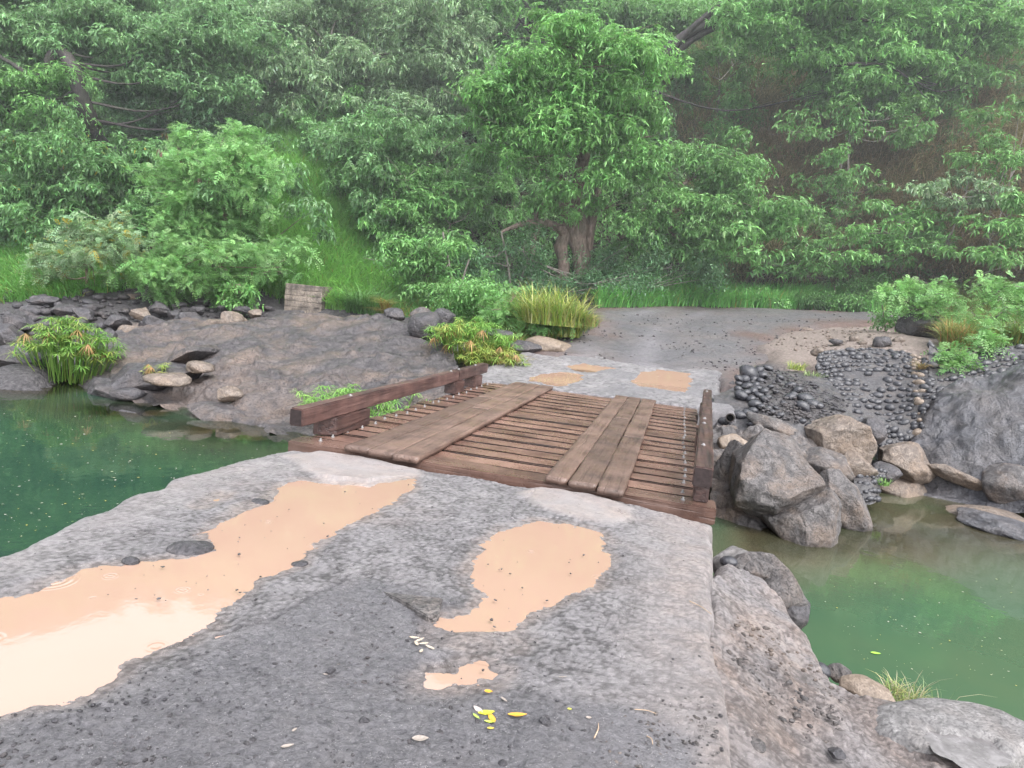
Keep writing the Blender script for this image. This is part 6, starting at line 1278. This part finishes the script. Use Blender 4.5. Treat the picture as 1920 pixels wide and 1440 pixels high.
clump('grass_clump', 'dry orange-based grass tussock beside the pitted boulder at right', 'grass clump', 1795, 650, 16.6, 620, (.6, 1.15), .02, (.5, 1.1), .36, [(.24, .27, .09), (.32, .26, .11), (.36, .20, .09), (.20, .26, .08)], 203)
clump('grass_clump', 'long drooping green grass beside the block pillar', 'grass clump', 690, 570, 23, 900, (.7, 1.4), .026, (.7, 1.2), .75, [(.10, .25, .07), (.13, .28, .09), (.08, .2, .06)], 204)
clump('grass_clump', 'straw-coloured dead grass hanging at the bank right of the pillar', 'grass clump', 728, 578, 22, 220, (.5, .9), .022, (.9, 1.3), .25, [(.42, .30, .12), (.36, .24, .09)], 205, dirn=(.2, -1, 0))
clump('grass_clump', 'small pale grass tuft growing from the rock at the lower right edge of the water', 'grass clump', 1690, 1300, 4.0, 230, (.06, .20), .005, (.5, 1.3), .10, [(.30, .30, .12), (.22, .28, .08), (.36, .33, .2)], 206)
clump('grass_clump', 'thin sparse stalks rising beside the small pale grass tuft', 'grass clump', 1740, 1312, 4.0, 26, (.18, .34), .005, (.2, 1.1), .12, [(.22, .27, .14), (.33, .30, .2)], 207)
clump('grass_clump', 'little yellow tuft on the edge of the gravel above the cobbles', 'grass clump', 1412, 680, 15.6, 110, (.10, .24), .014, (.5, 1.2), .18, YG, 208)
clump('grass_clump', 'yellow-green weed tuft on the shoulder left of the curved cobble wall', 'grass clump', 1492, 690, 15.2, 120, (.15, .35), .014, (.5, 1.2), .2, YG, 209)
clump('grass_clump', 'pale weeds sprouting at the upper left corner of the curved cobble wall', 'grass clump', 1520, 708, 14.9, 120, (.15, .35), .014, (.5, 1.2), .22, [(.22, .27, .14), (.30, .33, .16)], 210)
clump('grass_clump', 'dry straw hanging in the tan seam of the cobble wall', 'grass clump', 1727, 690, 14.9, 60, (.2, .5), .014, (1., 1.4), .08, [(.40, .30, .16)], 211, dirn=(-.2, -1, 0))
clump('grass_clump', 'brown dead grass lying at the left edge of the concrete apron', 'grass clump', 950, 665, 15.8, 380, (.3, .6), .016, (.8, 1.4), .55, [(.30, .20, .11), (.22, .15, .09), (.30, .28, .10)], 212)
clump('grass_clump', 'small tuft of weeds at the waterline among the right rocks', 'grass clump', 1612, 860, 11.2, 60, (.12, .3), .012, (.5, 1.2), .12, [(.14, .28, .08)], 213)
clump('grass_clump', 'grass sprouting from the rock by the patch of cobbles', 'grass clump', 1655, 905, 10.7, 50, (.10, .22), .010, (.5, 1.2), .10, [(.16, .28, .08)], 214)
def sedge(label, px, py, d, n, spread, h, tones, seed, ll=.24, lw=.02, dryf=.15, cat='papyrus plant', lift=None):
    """umbrella sedge: every stem carries a wheel of narrow drooping leaves"""
    r = np.random.default_rng(seed); c = PD(float(px), float(py), d); root = empty('papyrus_plant', c, label, cat); acc = Acc(); st = Acc()
    for _ in range(n):
        a = r.uniform(0, 6.28); q = spread*math.sqrt(r.random()); b = np.array([math.cos(a)*q, math.sin(a)*q*.8, -.1]); hh = h*r.uniform(.45, 1.)*(1-.35*(q/spread)**2); t = b+np.array([b[0]*.5+r.normal()*.08, b[1]*.5+r.normal()*.08, hh])
        V, Q = tube_arrays(smooth_line([b, (b+t)/2+r.normal(size=3)*.03, t], 5), .008, 4); tone = np.array(tones[r.integers(0, len(tones))])
        st.add(V, Q, np.repeat(tone[None]*.8, len(V), 0)); m = 15; an = np.arange(m)/m*6.28+r.uniform(0, 1); T = np.stack([np.cos(an), np.sin(an), r.normal(size=m)*.25+.25], -1)
        col = shade(tone, m, r, .15); 
        if r.random() < dryf: col = shade((.34, .21, .10), m, r, .2); T[:, 2] -= .9
        acc.add(*leafset(np.repeat(t[None], m, 0), T, ll*r.uniform(.7, 1.15, m), lw, r.uniform(.5, 1., m), col, r, .15))
    st.obj('stem', MT['grass'], root); acc.obj('foliage', MT['grass'], root); return root
GG = [(.17, .34, .07), (.22, .38, .09), (.13, .28, .06)]
sedge('large papyrus bush with a few brown dead heads at the left pool edge', 132, 705, 15.0, 170, .76, 1.5, GG+[(.28, .36, .09)], 301, .25, .026, .09)
sedge('little half-dry papyrus tuft on the lava slab', 296, 705, 14.0, 16, .16, .42, [(.26, .34, .09), (.30, .32, .12)], 302, .16, .02, .35)
sedge('bright green papyrus plant behind the left guard rail', 690, 795, 12.0, 100, .95, .80, [(.20, .40, .09), (.26, .44, .12), (.16, .34, .07)], 303, .24, .018, .0)
sedge('papyrus plant with yellowing heads between the boulder and the apron', 878, 672, 16.0, 120, .7, 1.15, GG+[(.30, .34, .09)], 304, .24, .024, .05)
sedge('yellow papyrus plant low beside the apron edge', 915, 688, 15.4, 90, .6, .65, [(.28, .34, .08), (.30, .33, .09), (.2, .3, .07)], 305, .2, .022, .1)

# ---- the hillside itself: ground cover nobody could count
def scatter_px(poly, n, seed, d0=14):
    r = np.random.default_rng(seed); P = np.array(poly, float); x0, y0 = P.min(0); x1, y1 = P.max(0); q = np.stack([r.uniform(x0, x1, n*3), r.uniform(y0, y1, n*3)], -1); q = q[in_poly(q[:, 0], q[:, 1], poly)][:n]
    w_ = G(q[:, 0], q[:, 1], d0=d0); k = ~np.isnan(w_[:, 0]); return w_[k], q[k], r
def undergrowth():
    w_, q, r = scatter_px([(-220, -80), (2140, -120), (2140, 560), (1640, 562), (1130, 556), (800, 540), (560, 500), (250, 470), (-220, 500)], 42000, 401)
    px, py = q[:, 0], q[:, 1]; n = len(w_); nz = fbm(np.c_[px/90, py/60, px*0], 3, 33)
    keep = ~((px > 490) & (px < 690) & (py > 215) & (py < 560)); dryz = (px > 1230) & (py > 150) & (py < 560); keep &= ~(dryz & (nz+r.normal(size=n)*.25 < -.06))
    w_, px, py, nz = w_[keep], px[keep], py[keep], nz[keep]; n = len(w_)
    lift = (r.random(n)**1.2)*(.6+1.5*np.clip(nz+.4, 0, 1)); B = w_+np.c_[r.normal(size=(n, 2))*.15, lift]; acc = Acc()
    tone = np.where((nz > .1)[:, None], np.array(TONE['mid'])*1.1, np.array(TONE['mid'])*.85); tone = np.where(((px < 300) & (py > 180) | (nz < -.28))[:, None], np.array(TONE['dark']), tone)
    N = unit(np.array([.15, -.75, .65])+r.normal(size=(n, 3))*.4); A = unit(np.cross(N, r.normal(size=(n, 3)))); Bv = np.cross(N, A); vr = (1+r.normal(size=(n, 1))*.25).clip(.5, 1.6)
    for k in range(6):
        a = r.uniform(0, 6.28, n); T = N*.4+np.cos(a)[:, None]*A+np.sin(a)[:, None]*Bv
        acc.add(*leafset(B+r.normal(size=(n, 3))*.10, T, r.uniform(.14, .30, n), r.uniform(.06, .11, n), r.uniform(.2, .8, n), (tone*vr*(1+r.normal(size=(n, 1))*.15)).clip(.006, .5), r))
    tag(acc.obj('undergrowth', MT['leaf']), 'dense green leafy undergrowth covering the steep hillside', kind='stuff')
undergrowth()
def dry_growth():
    w_, q, r = scatter_px([(1215, 120), (1420, 60), (1640, 150), (1960, 60), (2100, 150), (2100, 560), (1640, 560), (1320, 545), (1250, 430), (1380, 330), (1260, 300)], 24000, 402)
    n = len(w_); acc = Acc(); nz = fbm(np.c_[q[:, 0]/70, q[:, 1]/110, q[:, 0]*0], 3, 35)
    tones = np.array([(.27, .155, .11), (.33, .22, .15), (.14, .10, .085), (.44, .33, .22), (.22, .25, .11)])
    for k in range(4):
        c = tones[r.integers(0, 5, n)]*(1+r.normal(size=(n, 1))*.25).clip(.4, 1.6)*(1+nz*.5).clip(.5, 1.5)[:, None]
        blades(acc, w_+r.normal(size=(n, 3))*.15+np.c_[np.zeros(n), -r.random(n)*.5, .2+r.random(n)**2*1.6], r.uniform(.35, 1.0, n), .026, r.uniform(.9, 1.7, n), c, r, dirn=(.1, -1.2, 0))
    k2 = np.where((q[:, 0] > 1400) & (q[:, 1] > 170))[0]; k2 = k2[r.random(len(k2)) < .5]; m = len(k2)
    for k in range(3):
        blades(acc, w_[k2]+np.c_[r.normal(size=(m, 1))*.4, -.3-r.random((m, 1))*1.0, .8+r.random((m, 1))*1.4]+r.normal(size=(m, 3))*.08, r.uniform(.6, 1.5, m), .02, r.uniform(1.5, 1.9, m), tones[r.integers(0, 4, m)]*(1+r.normal(size=(m, 1))*.25).clip(.4, 1.6)*1.15, r, dirn=(.05, -1.5, 0))
    tag(acc.obj('dry_grass', MT['grass']), 'brown dead grass and twigs hanging on the steep right slope', kind='stuff')
dry_growth()
def dead_twigs():
    r = np.random.default_rng(55); acc = Acc(); 
    w_, q, _ = scatter_px([(860, 300), (1240, 300), (1640, 120), (1960, 100), (1960, 540), (900, 540)], 1100, 403)
    for p in w_:
        L_ = r.uniform(.6, 2.2); t = unit(np.array([r.normal()*.5, -.35, 1.])+0); pl = smooth_line([p, p+t*L_*.5+r.normal(size=3)*.1, p+t*L_+np.array([r.normal()*.3, 0, 0])], 6); V, Q = tube_arrays(pl, np.linspace(.02, .006, 6), 4); acc.add(V, Q, np.ones((len(V), 3)))
    o = mk('dead_twigs', np.concatenate(acc.V), np.concatenate(acc.F), MT['bark_pale']); tag(o, 'bare pale twigs and thin stems standing among the hillside growth', kind='stuff')
dead_twigs()
# shrubs filling the hillside: real things, copied
def proto_shrub(tone, seed, style='rosette'):
    r = np.random.default_rng(seed); acc = Acc(); tb = Acc(); pads = []
    for _ in range(9):
        c = np.array([r.normal()*.75, r.normal()*.6-.2, r.uniform(.5, 2.1)]); pads.append((c, (r.uniform(.5, .85), r.uniform(.45, .7), r.uniform(.28, .42))))
        V, Q = tube_arrays(smooth_line([(0, 0, -.3), c*.5+r.normal(size=3)*.1, c], 7), np.linspace(.035, .01, 7), 5); tb.add(V, Q, np.ones((len(V), 3)))
    fill_pads(acc, pads, style, tone, 150, r)
    root = empty('hillside_shrub', (0, 0, 0), 'leafy green shrub among the undergrowth on the steep hillside', 'shrub', 'hillside shrubs')
    mk('stem', np.concatenate(tb.V), np.concatenate(tb.F), MT['bark'], parent=root); acc.obj('foliage', MT['leaf'], root); return root
PROTO = [proto_shrub('mid', 1), proto_shrub('deep', 2), proto_shrub('blue', 3), proto_shrub('bright', 4)]
def dup(root):
    o = root.copy(); COL.objects.link(o)
    for ch in root.children:
        c = ch.copy(); COL.objects.link(c); c.parent = o
    return o
HS = []
for gx in np.arange(-120, 2080, 80):
    for gy in np.arange(-60, 470, 64):
        x = gx+random.uniform(-40, 40); y = gy+random.uniform(-32, 32)
        if 470 < x < 650 and 215 < y < 560 and random.random() < .85: continue
        if 1230 < x and y > 130 and random.random() < (.45 if x < 1560 and y < 360 else .8): continue
        if 880 < x < 1240 and 420 < y < 560: continue
        HS.append((x, y))
used = set()
ZL = [(-300, 480, 'leafy shrub on the shaded slope under the upper left trees', 'shrubs on the upper left slope'), (480, 880, 'leafy shrub on the slope above and right of the bright grass', 'shrubs above the grass slope'), (880, 1240, 'leafy shrub on the hillside around the bright central crown', 'shrubs around the central crown'), (1240, 2400, 'green shrub scattered on the brown upper right slope', 'shrubs on the right slope')]
for (x, y) in HS:
    p = G1(x, y, d0=20)
    if np.isnan(p[0]): continue
    k = random.choice([0, 1, 1, 2, 2]) if x < 480 else random.choice([0, 0, 1, 2, 3])
    o = PROTO[k] if k not in used else dup(PROTO[k]); used.add(k)
    s = random.uniform(.7, 1.25); o.location = [float(p[0]), float(p[1]), float(p[2])-.25]; o.scale = (s, s, s*random.uniform(.85, 1.15)); o.rotation_euler = (0, 0, random.uniform(-.7, .7))
    for a, b, lb, gr in ZL:
        if a <= x < b: o['label'] = lb; o['group'] = gr
for k in range(4):
    if k not in used: bpy.data.objects.remove(PROTO[k])
# ------------------------------------------------------------------ rain haze hanging over the valley
def haze():
    m = Mat('rain_haze'); v = m.new('ShaderNodeVolumeScatter'); v.inputs['Color'].default_value = (.93, .97, 1, 1); v.inputs['Density'].default_value = .003; v.inputs['Anisotropy'].default_value = .0
    m.t.links.new(v.outputs[0], m.out.inputs['Volume'])
    o = bm_obj('haze', boxes([(-70, 70, 14.5, 80, -3, 60)], 0), m.m); return tag(o, 'thin grey rain haze in the valley air', kind='stuff')
haze()
